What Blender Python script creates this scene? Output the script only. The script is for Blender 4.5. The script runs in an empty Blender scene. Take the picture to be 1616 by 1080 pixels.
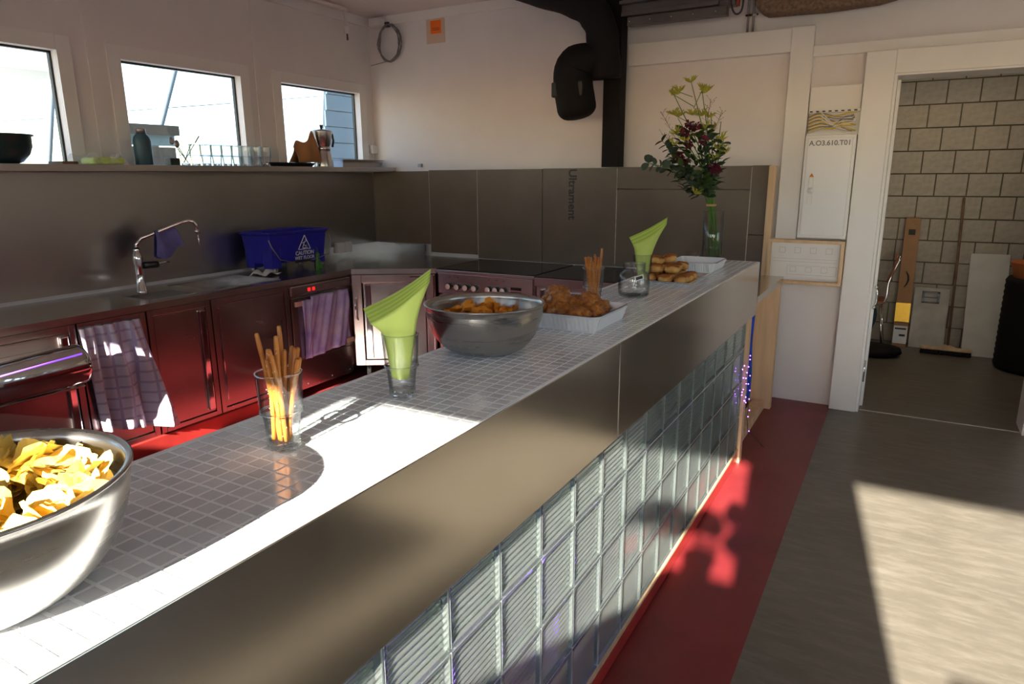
import bpy, bmesh, math, random
from mathutils import Vector, Matrix
rnd = random.Random(7)
PI = math.pi
S = bpy.context.scene
COL = S.collection

# ------------------------------------------------------------------ camera, sky, sun, exposure
cam = bpy.data.objects.new('camera', bpy.data.cameras.new('camera'))
COL.objects.link(cam)
cam.data.sensor_width = 36.0
cam.data.lens = 24.09
cam.data.clip_start = 0.02
RT, UP, FW = Vector((0.869, 0.495, -0.006)), Vector((-0.112, 0.208, 0.972)), Vector((-0.482, 0.844, -0.236))
FW.normalize(); RT = (RT - FW * RT.dot(FW)).normalized(); UP = RT.cross(FW)
cam.matrix_world = Matrix(((RT.x, UP.x, -FW.x, 0), (RT.y, UP.y, -FW.y, 0), (RT.z, UP.z, -FW.z, 1.62), (0, 0, 0, 1)))
S.camera = cam

w = bpy.data.worlds.new('sky'); S.world = w; w.use_nodes = True
nt = w.node_tree; bg = nt.nodes['Background']
sky = nt.nodes.new('ShaderNodeTexSky'); sky.sky_type = 'NISHITA'; sky.sun_disc = False
sky.sun_elevation = math.radians(22.3); sky.sun_rotation = math.radians(172)
sky.air_density = 1.0; sky.dust_density = 0.6; sky.ozone_density = 2.0
hs = nt.nodes.new('ShaderNodeHueSaturation'); hs.inputs['Saturation'].default_value = 1.0
nt.links.new(sky.outputs[0], hs.inputs['Color']); nt.links.new(hs.outputs[0], bg.inputs['Color'])
bg.inputs['Strength'].default_value = 0.68

sun = bpy.data.objects.new('sun', bpy.data.lights.new('sun', 'SUN')); COL.objects.link(sun)
sun.data.energy = 42.0; sun.data.angle = math.radians(0.6); sun.data.color = (1.0, 0.93, 0.80)
sun.rotation_euler = Vector((-0.14, 1.0, -0.41)).to_track_quat('-Z', 'Y').to_euler()
sun.location = (1.5, -8, 6)

S.view_settings.view_transform = 'Standard'; S.view_settings.look = 'None'
S.view_settings.gamma = 1.0; S.view_settings.use_curve_mapping = False
S.view_settings.exposure = 0.0
S.cycles.max_bounces = 14; S.cycles.diffuse_bounces = 6; S.cycles.glossy_bounces = 6
S.cycles.transmission_bounces = 12; S.cycles.transparent_max_bounces = 16
S.cycles.sample_clamp_indirect = 6.0; S.cycles.blur_glossy = 0.6

# ------------------------------------------------------------------ materials
MATS = {}
def mat(name, color, rough=0.5, metal=0.0, vary=0.0, vscale=8.0, bump=0.0, bscale=60.0, stretch=(1, 1, 1), trans=0.0,
        ior=1.45, coat=0.0, emit=None, estr=0.0, color2=None, sheen=0.0, rvary=0.0, sss=0.0):
    m = bpy.data.materials.new(name); m.use_nodes = True; MATS[name] = m
    t = m.node_tree; b = t.nodes['Principled BSDF']
    c = tuple(color) + (1,)
    b.inputs['Base Color'].default_value = c
    b.inputs['Roughness'].default_value = rough; b.inputs['Metallic'].default_value = metal
    b.inputs['Transmission Weight'].default_value = trans; b.inputs['IOR'].default_value = ior
    b.inputs['Coat Weight'].default_value = coat; b.inputs['Sheen Weight'].default_value = sheen
    if sss:
        b.inputs['Subsurface Weight'].default_value = sss; b.inputs['Subsurface Radius'].default_value = (.01, .006, .003)
    if emit:
        b.inputs['Emission Color'].default_value = tuple(emit) + (1,); b.inputs['Emission Strength'].default_value = estr
    if vary or bump or color2 or rvary:
        tc = t.nodes.new('ShaderNodeTexCoord'); mp = t.nodes.new('ShaderNodeMapping')
        mp.inputs['Scale'].default_value = stretch
        t.links.new(tc.outputs['Object'], mp.inputs['Vector'])
        n = t.nodes.new('ShaderNodeTexNoise'); n.inputs['Scale'].default_value = vscale; n.inputs['Detail'].default_value = 5
        t.links.new(mp.outputs[0], n.inputs['Vector'])
        if vary or color2:
            r = t.nodes.new('ShaderNodeValToRGB')
            c2 = tuple(color2) + (1,) if color2 else tuple(min(1, x * (1 + vary)) for x in color) + (1,)
            c1 = c if color2 else tuple(x * (1 - vary) for x in color) + (1,)
            r.color_ramp.elements[0].position = .32; r.color_ramp.elements[1].position = .68
            r.color_ramp.elements[0].color = c1; r.color_ramp.elements[1].color = c2
            t.links.new(n.outputs['Fac'], r.inputs[0]); t.links.new(r.outputs[0], b.inputs['Base Color'])
        if rvary:
            mr = t.nodes.new('ShaderNodeMapRange'); mr.inputs['To Min'].default_value = max(0, rough - rvary); mr.inputs['To Max'].default_value = rough + rvary
            t.links.new(n.outputs['Fac'], mr.inputs[0]); t.links.new(mr.outputs[0], b.inputs['Roughness'])
        if bump:
            n2 = t.nodes.new('ShaderNodeTexNoise'); n2.inputs['Scale'].default_value = bscale; n2.inputs['Detail'].default_value = 4
            t.links.new(mp.outputs[0], n2.inputs['Vector'])
            bp = t.nodes.new('ShaderNodeBump'); bp.inputs['Strength'].default_value = bump; bp.inputs['Distance'].default_value = .01
            t.links.new(n2.outputs['Fac'], bp.inputs['Height']); t.links.new(bp.outputs[0], b.inputs['Normal'])
    return m

WHITE = mat('white_wall_paint', (.74, .70, .68), .65, vary=.03, vscale=3, bump=.03, bscale=90)
WHITE2 = mat('white_lacquer', (.78, .76, .73), .35, vary=.02, vscale=4)
CEIL = mat('ceiling_white', (.72, .66, .62), .7, vary=.03, vscale=2)
STEEL = mat('brushed_steel', (.56, .54, .52), .24, 1, vary=.05, vscale=6, stretch=(1, 1, 30), rvary=.05)
STEELH = mat('brushed_steel_panel', (.56, .52, .46), .2, 1, vary=.05, vscale=3, bump=.015, bscale=4, rvary=.05)
SPLASH = mat('backsplash_steel', (.46, .43, .41), .3, 1, vary=.06, vscale=2, rvary=.05)
BOWLST = mat('bowl_steel', (.45, .435, .41), .28, 1, vary=.04, vscale=5, stretch=(1, 1, 14), rvary=.05)
CHROME = mat('chrome', (.8, .8, .8), .06, 1)
REDPAINT = mat('red_paint', (.42, .035, .03), .35, vary=.15, vscale=5, bump=.03, bscale=30)
CABRED = mat('cabinet_steel', (.48, .40, .39), .26, 1, vary=.05, vscale=4, rvary=.04)
BLACKGL = mat('black_glass', (.012, .012, .012), .12)
BLACK = mat('matte_black', (.011, .010, .010), .7, vary=.1, bump=.05, bscale=20)
BLACK.node_tree.nodes['Principled BSDF'].inputs['Specular IOR Level'].default_value = .2
DARKRAIL = mat('dark_rail_metal', (.13, .12, .115), .35, .8, vary=.15)
BLACKPL = mat('black_plastic', (.02, .02, .02), .35)
BOARD = mat('dark_tile_board', (.12, .09, .062), .30, vary=.12, vscale=3, bump=.01, bscale=8, rvary=.06)
BOARDEDGE = mat('board_edge', (.45, .4, .33), .7, vary=.2, vscale=40)
GROUT = mat('light_grout', (.88, .90, .93), .75, vary=.06, vscale=30, bump=.1, bscale=200)
WOOD = mat('pale_pine', (.66, .46, .27), .6, vary=.14, vscale=4, stretch=(6, 6, .5), bump=.03, bscale=30)
GLASSM = mat('clear_glass', (.97, .99, .98), .0, trans=1.0, ior=1.5)
CARD = mat('cardboard', (.36, .2, .1), .8, vary=.06, vscale=12)
BLOCKM = mat('concrete_block', (.44, .40, .33), .85, vary=.1, vscale=5, bump=.25, bscale=80)
MORTAR = mat('mortar', (.16, .14, .1), .95, vary=.1, vscale=20)
BLUE = mat('blue_plastic', (.02, .02, .36), .38, vary=.08)
WHITEPL = mat('white_plastic', (.75, .74, .72), .4)
PAPERW = mat('white_print', (.8, .8, .8), .7)
LIME = mat('lime_napkin', (.52, .64, .15), .85, vary=.05, vscale=10, bump=.08, bscale=60, sss=.0)
LIMED = mat('lime_napkin_edge', (.38, .54, .07), .85)
CLOTH = mat('purple_cloth', (.15, .13, .33), .9, vary=.15, vscale=20, bump=.2, bscale=60)
CERAM = mat('white_ceramic', (.74, .77, .8), .15, coat=.4)
CERBLUE = mat('blue_rim_line', (.02, .02, .12), .2)
CHIP = mat('potato_chip', (.76, .54, .10), .5, color2=(.86, .68, .23), vscale=18, bump=.1, bscale=60, sss=.0)
CHIP2 = mat('paprika_chip', (.72, .25, .02), .55, color2=(.85, .42, .05), vscale=14, bump=.15, bscale=60)
PRETZ = mat('pretzel_brown', (.40, .125, .018), .35, color2=(.62, .26, .05), vscale=22, stretch=(1, 1, .4), bump=.1, bscale=90)
SALT = mat('salt', (.75, .66, .52), .4)
BUN = mat('bun_crust', (.16, .035, .008), .32, color2=(.58, .24, .05), vscale=2.2, bump=.25, bscale=5)
ROLL = mat('roll_crust', (.52, .24, .05), .45, color2=(.70, .42, .14), vscale=30, bump=.1, bscale=30)
ROLLTOP = mat('roll_dark_top', (.2, .055, .012), .5, color2=(.45, .16, .03), vscale=30, bump=.3, bscale=60)
FOIL = mat('foil', (.75, .75, .76), .18, 1, bump=.06, bscale=30)
STEM = mat('green_stem', (.08, .2, .02), .5, vary=.2, vscale=10)
EUC = mat('eucalyptus_leaf', (.05, .085, .06), .55, vary=.2, vscale=10)
LEAF = mat('green_leaf', (.05, .10, .02), .5, vary=.3, vscale=10)
YELLOWF = mat('yellow_green_flower', (.42, .42, .05), .6, vary=.2, vscale=20)
BURG = mat('burgundy_flower', (.12, .008, .03), .6, vary=.3, vscale=30)
WISP = mat('brown_wisp', (.12, .07, .05), .8)
PEBBLE = mat('pink_pebble', (.62, .4, .33), .7, vary=.25, vscale=40)
TWINE = mat('twine', (.5, .33, .15), .9)
OUTPOLE = mat('outside_pole', (.17, .22, .26), .6)
OUTWALL = mat('outside_cladding', (.055, .085, .115), .6, vary=.05)
OUTBEIGE = mat('outside_beige', (.11, .1, .08), .7)
OUTTEAL = mat('outside_teal', (.2, .3, .32), .5)
TEALB = mat('teal_bottle', (.035, .085, .11), .4)
DARKBOWL = mat('dark_green_bowl', (.01, .03, .03), .3)
BROWNPAPER = mat('brown_paper', (.38, .18, .07), .8, vary=.12, vscale=8, bump=.1, bscale=20)
GREYCAB = mat('grey_cable', (.22, .2, .19), .5)
YELCAB = mat('yellow_cable', (.72, .52, .05), .45)
ORANGE = mat('orange_sticker', (.95, .17, .01), .6)
BEIGE = mat('beige_tape', (.62, .45, .33), .7)
GREYM = mat('grey_metal', (.35, .34, .33), .35, .8, vary=.1)
FIBRE = mat('brown_fibre', (.2, .13, .085), .95, vary=.35, vscale=50, bump=.5, bscale=90)
WHITEBRD = mat('off_white_board', (.6, .58, .53), .6, vary=.05)
WORNBRD = mat('worn_grey_board', (.5, .48, .43), .6, vary=.18, vscale=7)
CHAIRW = mat('red_brown_plywood', (.34, .1, .04), .4)
NAVY = mat('navy_fabric', (.03, .06, .1), .9)
INK = mat('dark_ink', (.035, .035, .035), .7)
INKG = mat('grey_ink', (.2, .2, .2), .7)
GOLDF = mat('gold_tape', (.75, .45, .05), .3, .6, bump=.2, bscale=50)
BRISTLE = mat('dark_bristle', (.02, .02, .02), .9)
OLDWOOD = mat('old_wood_stick', (.16, .09, .05), .7, vary=.3, vscale=12)
REDLED = mat('red_led', (.8, .02, .02), .4, emit=(1, .02, .02), estr=1.2)
PURPLED = mat('violet_led', (.3, .1, 1), .4, emit=(.32, .08, 1.0), estr=25.0)
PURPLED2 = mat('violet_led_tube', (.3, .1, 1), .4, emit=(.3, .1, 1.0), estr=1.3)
SOAPG = mat('green_soap', (.1, .3, .06), .1, trans=.6)
LABELG = mat('green_label', (.05, .3, .03), .5)
PLASTBAG = mat('clear_bag', (.9, .92, .9), .1, trans=.9, ior=1.1)
BLUEBAG = mat('blue_bag', (.01, .07, .5), .45, vary=.2, vscale=12)
ORANGEPL = mat('orange_plastic', (.6, .18, .06), .5)
POTM = mat('terracotta', (.3, .12, .06), .8)

def node_mat(name):
    m = bpy.data.materials.new(name); m.use_nodes = True
    return m, m.node_tree, m.node_tree.nodes['Principled BSDF']

def thin_glass(name, edge, tint, gl=.08):
    m = bpy.data.materials.new(name); m.use_nodes = True; t = m.node_tree; t.nodes.clear()
    o = t.nodes.new('ShaderNodeOutputMaterial'); mx = t.nodes.new('ShaderNodeMixShader')
    tr = t.nodes.new('ShaderNodeBsdfTransparent'); g = t.nodes.new('ShaderNodeBsdfGlossy'); g.inputs['Roughness'].default_value = .03
    lw = t.nodes.new('ShaderNodeLayerWeight'); lw.inputs[0].default_value = .35
    r = t.nodes.new('ShaderNodeValToRGB'); e = r.color_ramp.elements
    e[0].position = .25; e[0].color = tuple(tint) + (1,); e[1].position = .95; e[1].color = tuple(edge) + (1,)
    t.links.new(lw.outputs['Facing'], r.inputs[0]); t.links.new(r.outputs[0], tr.inputs[0])
    fr = t.nodes.new('ShaderNodeMath'); fr.operation = 'POWER'; fr.inputs[1].default_value = 4.0; t.links.new(lw.outputs['Facing'], fr.inputs[0])
    mr = t.nodes.new('ShaderNodeMapRange'); mr.inputs['To Min'].default_value = .06; mr.inputs['To Max'].default_value = .5; t.links.new(fr.outputs[0], mr.inputs[0])
    lw.inputs[0].default_value = .5
    t.links.new(mr.outputs[0], mx.inputs[0]); t.links.new(tr.outputs[0], mx.inputs[1]); t.links.new(g.outputs[0], mx.inputs[2]); t.links.new(mx.outputs[0], o.inputs[0])
    return m
THIN = thin_glass('thin_clear_glass', (.5, .54, .53), (.985, .99, .985))
WATER = thin_glass('vase_water', (.7, .75, .68), (.93, .96, .9))
# window pane: clear with a faint reflection
PANE = bpy.data.materials.new('window_pane'); PANE.use_nodes = True
t = PANE.node_tree; t.nodes.clear()
o = t.nodes.new('ShaderNodeOutputMaterial'); mx = t.nodes.new('ShaderNodeMixShader'); mx.inputs[0].default_value = .06
tr = t.nodes.new('ShaderNodeBsdfTransparent'); tr.inputs[0].default_value = (.96, .98, .98, 1)
gl = t.nodes.new('ShaderNodeBsdfGlossy'); gl.inputs['Roughness'].default_value = .02
t.links.new(tr.outputs[0], mx.inputs[1]); t.links.new(gl.outputs[0], mx.inputs[2]); t.links.new(mx.outputs[0], o.inputs[0])

# thin clear film (plastic bag)
FILM = bpy.data.materials.new('clear_film'); FILM.use_nodes = True
t = FILM.node_tree; t.nodes.clear()
o = t.nodes.new('ShaderNodeOutputMaterial'); mx = t.nodes.new('ShaderNodeMixShader'); mx.inputs[0].default_value = .3
tr = t.nodes.new('ShaderNodeBsdfTransparent'); gl = t.nodes.new('ShaderNodeBsdfPrincipled')
gl.inputs['Roughness'].default_value = .15; gl.inputs['Base Color'].default_value = (.8, .8, .78, 1)
t.links.new(tr.outputs[0], mx.inputs[1]); t.links.new(gl.outputs[0], mx.inputs[2]); t.links.new(mx.outputs[0], o.inputs[0])

# floor: bare concrete with a red painted zone around and behind the bar
FLOORM, t, b = node_mat('concrete_floor_with_red_paint')
tc = t.nodes.new('ShaderNodeTexCoord'); sx = t.nodes.new('ShaderNodeSeparateXYZ'); t.links.new(tc.outputs['Object'], sx.inputs[0])
def noise(scale, detail=6, stretch=None, rough=.6):
    n = t.nodes.new('ShaderNodeTexNoise'); n.inputs['Scale'].default_value = scale; n.inputs['Detail'].default_value = detail
    n.inputs['Roughness'].default_value = rough
    if stretch:
        mp = t.nodes.new('ShaderNodeMapping'); mp.inputs['Scale'].default_value = stretch; mp.inputs['Rotation'].default_value = (0, 0, .5)
        t.links.new(tc.outputs['Object'], mp.inputs[0]); t.links.new(mp.outputs[0], n.inputs['Vector'])
    else: t.links.new(tc.outputs['Object'], n.inputs['Vector'])
    return n
def ramp(src, p0, c0, p1, c1):
    r = t.nodes.new('ShaderNodeValToRGB'); e = r.color_ramp.elements
    e[0].position = p0; e[0].color = c0 + (1,); e[1].position = p1; e[1].color = c1 + (1,)
    t.links.new(src, r.inputs[0]); return r
def mix(f, a, bb):
    m = t.nodes.new('ShaderNodeMix'); m.data_type = 'RGBA'
    if isinstance(f, float): m.inputs[0].default_value = f
    else: t.links.new(f, m.inputs[0])
    t.links.new(a, m.inputs[6]); t.links.new(bb, m.inputs[7]); return m.outputs[2]
def cmpn(sock, op, v):
    n = t.nodes.new('ShaderNodeMath'); n.operation = op; t.links.new(sock, n.inputs[0]); n.inputs[1].default_value = v; return n.outputs[0]
def mul(a, bb):
    n = t.nodes.new('ShaderNodeMath'); n.operation = 'MULTIPLY'; t.links.new(a, n.inputs[0]); t.links.new(bb, n.inputs[1]); return n.outputs[0]
c1 = ramp(noise(1.3).outputs['Fac'], .35, (.115, .1, .078), .65, (.17, .15, .122))
c2 = ramp(noise(5, 8, (1, 4, 1), .7).outputs['Fac'], .45, (.105, .092, .073), .7, (.22, .198, .165))
conc = mix(.45, c1.outputs[0], c2.outputs[0])
r1 = ramp(noise(2.5).outputs['Fac'], .3, (.15, .013, .016), .7, (.23, .024, .027))
sc = ramp(noise(7, 9, (1, 5, 1), .75).outputs['Fac'], .66, (0, 0, 0), .74, (.55, .55, .55))
r2 = t.nodes.new('ShaderNodeRGB'); r2.outputs[0].default_value = (.5, .2, .18, 1)
redc = mix(sc.outputs[0], r1.outputs[0], r2.outputs[0])
isred = mul(cmpn(sx.outputs['X'], 'LESS_THAN', -.335), cmpn(sx.outputs['Y'], 'LESS_THAN', 5.22))
t.links.new(mix(isred, conc, redc), b.inputs['Base Color'])
b.inputs['Roughness'].default_value = .42
bp = t.nodes.new('ShaderNodeBump'); bp.inputs['Strength'].default_value = .08; bp.inputs['Distance'].default_value = .01
t.links.new(noise(18, 8).outputs['Fac'], bp.inputs['Height']); t.links.new(bp.outputs[0], b.inputs['Normal'])

# mosaic tiles: each tile its own grey
TILEM, t, b = node_mat('grey_mosaic_tile')
g = t.nodes.new('ShaderNodeNewGeometry')
r = ramp(g.outputs['Random Per Island'], 0, (.60, .63, .67), 1, (.74, .765, .80))
t.links.new(r.outputs[0], b.inputs['Base Color']); b.inputs['Roughness'].default_value = .16; b.inputs['Coat Weight'].default_value = .3
tc = t.nodes.new('ShaderNodeTexCoord')
n = noise(25, 3); bp = t.nodes.new('ShaderNodeBump'); bp.inputs['Strength'].default_value = .06; bp.inputs['Distance'].default_value = .01
t.links.new(n.outputs['Fac'], bp.inputs['Height']); t.links.new(bp.outputs[0], b.inputs['Normal'])
TILEO, t, b = node_mat('grey_mosaic_tile_single')
g = t.nodes.new('ShaderNodeObjectInfo')
r = ramp(g.outputs['Random'], 0, (.60, .63, .67), 1, (.74, .765, .80))
t.links.new(r.outputs[0], b.inputs['Base Color']); b.inputs['Roughness'].default_value = .16; b.inputs['Coat Weight'].default_value = .3
tc = t.nodes.new('ShaderNodeTexCoord')
n = noise(25, 3); bp = t.nodes.new('ShaderNodeBump'); bp.inputs['Strength'].default_value = .06; bp.inputs['Distance'].default_value = .01
t.links.new(n.outputs['Fac'], bp.inputs['Height']); t.links.new(bp.outputs[0], b.inputs['Normal'])

# glass block: ribbed glass, slightly milky
GBLOCK = bpy.data.materials.new('ribbed_glass_block'); GBLOCK.use_nodes = True
t = GBLOCK.node_tree; t.nodes.clear()
o = t.nodes.new('ShaderNodeOutputMaterial'); mx = t.nodes.new('ShaderNodeMixShader'); mx.inputs[0].default_value = .13
gl = t.nodes.new('ShaderNodeBsdfGlass'); gl.inputs['Roughness'].default_value = .06; gl.inputs['IOR'].default_value = 1.48
gl.inputs['Color'].default_value = (.93, .98, .96, 1)
df = t.nodes.new('ShaderNodeBsdfPrincipled'); df.inputs['Base Color'].default_value = (.60, .66, .65, 1); df.inputs['Roughness'].default_value = .1
t.links.new(gl.outputs[0], mx.inputs[1]); t.links.new(df.outputs[0], mx.inputs[2]); t.links.new(mx.outputs[0], o.inputs[0])
GJOINT = mat('glass_block_joint', (.66, .7, .69), .3, coat=.3)

# striped tea towel
TOWEL, t, b = node_mat('checked_tea_towel')
tc = t.nodes.new('ShaderNodeTexCoord')
def stripes(axis, sc):
    wv = t.nodes.new('ShaderNodeTexWave'); wv.bands_direction = axis; wv.inputs['Scale'].default_value = sc
    t.links.new(tc.outputs['Object'], wv.inputs[0]); return ramp(wv.outputs['Fac'], .86, (0, 0, 0), .93, (1, 1, 1)).outputs[0]
a = t.nodes.new('ShaderNodeRGB'); a.outputs[0].default_value = (.62, .57, .66, 1)
d = t.nodes.new('ShaderNodeRGB'); d.outputs[0].default_value = (.42, .36, .52, 1)
t.links.new(mix(stripes('Z', 5), mix(stripes('Y', 5), a.outputs[0], d.outputs[0]), d.outputs[0]), b.inputs['Base Color'])
b.inputs['Roughness'].default_value = .9
TOWEL2 = mat('violet_print_towel', (.52, .5, .66), .8, color2=(.30, .27, .62), vscale=9, bump=.1, bscale=40)

# ------------------------------------------------------------------ geometry helpers
class MB:
    def __init__(s): s.v = []; s.f = []; s.mi = []; s.sm = []; s.cur = 0
    def add(s, vs, fs, smooth=False):
        k = len(s.v); s.v += [tuple(p) for p in vs]
        for f in fs: s.f.append(tuple(i + k for i in f)); s.mi.append(s.cur); s.sm.append(smooth)
        return s
    def box(s, x0, y0, z0, x1, y1, z1):
        x0, x1 = sorted((x0, x1)); y0, y1 = sorted((y0, y1)); z0, z1 = sorted((z0, z1))
        return s.add([(x0, y0, z0), (x1, y0, z0), (x1, y1, z0), (x0, y1, z0), (x0, y0, z1), (x1, y0, z1), (x1, y1, z1), (x0, y1, z1)],
                     [(3, 2, 1, 0), (4, 5, 6, 7), (0, 1, 5, 4), (1, 2, 6, 5), (2, 3, 7, 6), (3, 0, 4, 7)])
    def obox(s, c, ax, ay, az):                       # oriented box: centre and three half axes
        c, ax, ay, az = map(Vector, (c, ax, ay, az)); vs = []
        for k in (-1, 1):
            for i, j in ((-1, -1), (1, -1), (1, 1), (-1, 1)): vs.append(c + ax * i + ay * j + az * k)
        return s.add(vs, [(3, 2, 1, 0), (4, 5, 6, 7), (0, 1, 5, 4), (1, 2, 6, 5), (2, 3, 7, 6), (3, 0, 4, 7)])
    def prism(s, pts, z0, z1):
        n = len(pts)
        return s.add([(x, y, z0) for x, y in pts] + [(x, y, z1) for x, y in pts],
                     [tuple(range(n - 1, -1, -1)), tuple(range(n, 2 * n))] + [(i, (i + 1) % n, n + (i + 1) % n, n + i) for i in range(n)])
    def lathe(s, prof, n=32, c=(0, 0, 0), mod=None, smooth=True, sx=1, sy=1):
        vs = []
        for j, (r, z) in enumerate(prof):
            for i in range(n):
                a = 2 * PI * i / n; rr = r * (mod(a, j, z) if mod else 1)
                vs.append((c[0] + rr * math.cos(a) * sx, c[1] + rr * math.sin(a) * sy, c[2] + z))
        fs = [(j * n + i, j * n + (i + 1) % n, (j + 1) * n + (i + 1) % n, (j + 1) * n + i) for j in range(len(prof) - 1) for i in range(n)]
        s.add(vs, fs, smooth)
        return s
    def tube(s, pts, r, n=8, smooth=True, cap=True):
        pts = [Vector(p) for p in pts]; m = len(pts)
        rs = r if isinstance(r, (list, tuple)) else [r] * m
        vs = []; u = None
        for i, p in enumerate(pts):
            d = (pts[min(i + 1, m - 1)] - pts[max(i - 1, 0)]).normalized()
            if u is None:
                u = d.cross(Vector((0, 0, 1)))
                if u.length < .1: u = d.cross(Vector((1, 0, 0)))
            u = (u - d * u.dot(d)).normalized(); v = d.cross(u)
            for k in range(n):
                a = 2 * PI * k / n; vs.append(p + (u * math.cos(a) + v * math.sin(a)) * rs[i])
        fs = [(j * n + i, j * n + (i + 1) % n, (j + 1) * n + (i + 1) % n, (j + 1) * n + i) for j in range(m - 1) for i in range(n)]
        if cap: fs += [tuple(range(n - 1, -1, -1)), tuple(range((m - 1) * n, m * n))]
        return s.add(vs, fs, smooth)
    def ball(s, c, r, nu=10, nv=7, sc=(1, 1, 1), fn=None):
        vs = []; 
        for j in range(nv + 1):
            th = PI * j / nv
            for i in range(nu):
                a = 2 * PI * i / nu
                d = Vector((math.sin(th) * math.cos(a), math.sin(th) * math.sin(a), math.cos(th)))
                k = fn(d) if fn else 1
                vs.append((c[0] + d.x * r * sc[0] * k, c[1] + d.y * r * sc[1] * k, c[2] + d.z * r * sc[2] * k))
        fs = [(j * nu + i, (j + 1) * nu + i, (j + 1) * nu + (i + 1) % nu, j * nu + (i + 1) % nu) for j in range(nv) for i in range(nu)]
        return s.add(vs, fs, True)
    def grid(s, fn, nu, nv, smooth=True):
        vs = [fn(i / nu, j / nv) for j in range(nv + 1) for i in range(nu + 1)]
        fs = [(j * (nu + 1) + i, j * (nu + 1) + i + 1, (j + 1) * (nu + 1) + i + 1, (j + 1) * (nu + 1) + i) for j in range(nv) for i in range(nu)]
        return s.add(vs, fs, smooth)
    def mesh(s, name, mats, off=(0, 0, 0)):
        me = bpy.data.meshes.new(name)
        ox, oy, oz = off
        me.from_pydata([(x - ox, y - oy, z - oz) for x, y, z in s.v], [], s.f)
        for m in (mats if isinstance(mats, (list, tuple)) else [mats]): me.materials.append(m)
        me.polygons.foreach_set('material_index', s.mi); me.polygons.foreach_set('use_smooth', s.sm)
        me.validate(); me.update()
        return me
    def build(s, name, mats, parent=None, bevel=0, solid=0, sub=0, local=False, fix=False):
        """link as ONE mesh object; vertices are in world space unless local"""
        off = (0, 0, 0)
        if parent is not None and not local:
            off = Vector((0, 0, 0)); q = parent
            while q is not None: off = off + Vector(q.location); q = q.parent
        me = s.mesh(name, mats, off)
        if fix:
            bm = bmesh.new(); bm.from_mesh(me); bmesh.ops.remove_doubles(bm, verts=bm.verts, dist=1e-6)
            bmesh.ops.recalc_face_normals(bm, faces=bm.faces); bm.to_mesh(me); bm.free()
        o = link(name, me, parent)
        if solid: md = o.modifiers.new('thickness', 'SOLIDIFY'); md.thickness = solid; md.offset = 0
        if bevel: md = o.modifiers.new('edges', 'BEVEL'); md.width = bevel; md.segments = 2; md.limit_method = 'ANGLE'
        if sub: md = o.modifiers.new('smooth', 'SUBSURF'); md.levels = sub; md.render_levels = sub
        return o

def link(name, data, parent=None, loc=None, rot=None, scale=None):
    o = bpy.data.objects.new(name, data); COL.objects.link(o)
    if parent is not None: o.parent = parent
    if loc is not None: o.location = loc
    if rot is not None: o.rotation_euler = rot
    if scale is not None: o.scale = scale
    return o
def tag(o, label, cat, group=None, kind=None):
    o['label'] = label; o['category'] = cat
    if group: o['group'] = group
    if kind: o['kind'] = kind
    return o
def thing(name, label, cat, loc=(0, 0, 0), rz=0.0, group=None):
    o = bpy.data.objects.new(name, None); COL.objects.link(o); o.empty_display_size = .05
    o.location = loc; o.rotation_euler = (0, 0, rz)
    return tag(o, label, cat, group)
def struct(name, mb, m, parent=None, bevel=0):
    o = mb.build(name, m, parent, bevel=bevel)
    if parent is None: o['kind'] = 'structure'
    return o
def B(*a): return MB().box(*a)
def copy_tree(o, parent=None):
    c = o.copy(); COL.objects.link(c)
    if parent is not None: c.parent = parent
    for ch in list(o.children): copy_tree(ch, c)
    return c
def text(name, body, size, m, parent, loc, right, up, ext=.0006, align='CENTER'):
    cu = bpy.data.curves.new(name, 'FONT'); cu.body = body; cu.size = size; cu.extrude = ext; cu.align_x = align; cu.align_y = 'CENTER'; cu.offset = size * .022
    cu.materials.append(m)
    off = Vector((0, 0, 0)); q = parent
    while q is not None: off += Vector(q.location); q = q.parent
    r_, u_ = Vector(right).normalized(), Vector(up).normalized(); n_ = r_.cross(u_)
    tmp = bpy.data.objects.new(name, cu); me = bpy.data.meshes.new_from_object(tmp); bpy.data.objects.remove(tmp)
    o = link(name, me, parent)
    p = Vector(loc) - off
    o.matrix_local = Matrix(((r_.x, u_.x, n_.x, p.x), (r_.y, u_.y, n_.y, p.y), (r_.z, u_.z, n_.z, p.z), (0, 0, 0, 1)))
    return o

# ------------------------------------------------------------------ the room
CZ = 3.005
XL, YB = -4.45, 5.2
struct('floor', B(-4.7, -2.1, -.12, 4.5, 7.9, 0), FLOORM)
struct('ceiling', B(-4.7, -2.1, CZ, 4.5, 5.4, CZ + .12), CEIL)

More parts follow.
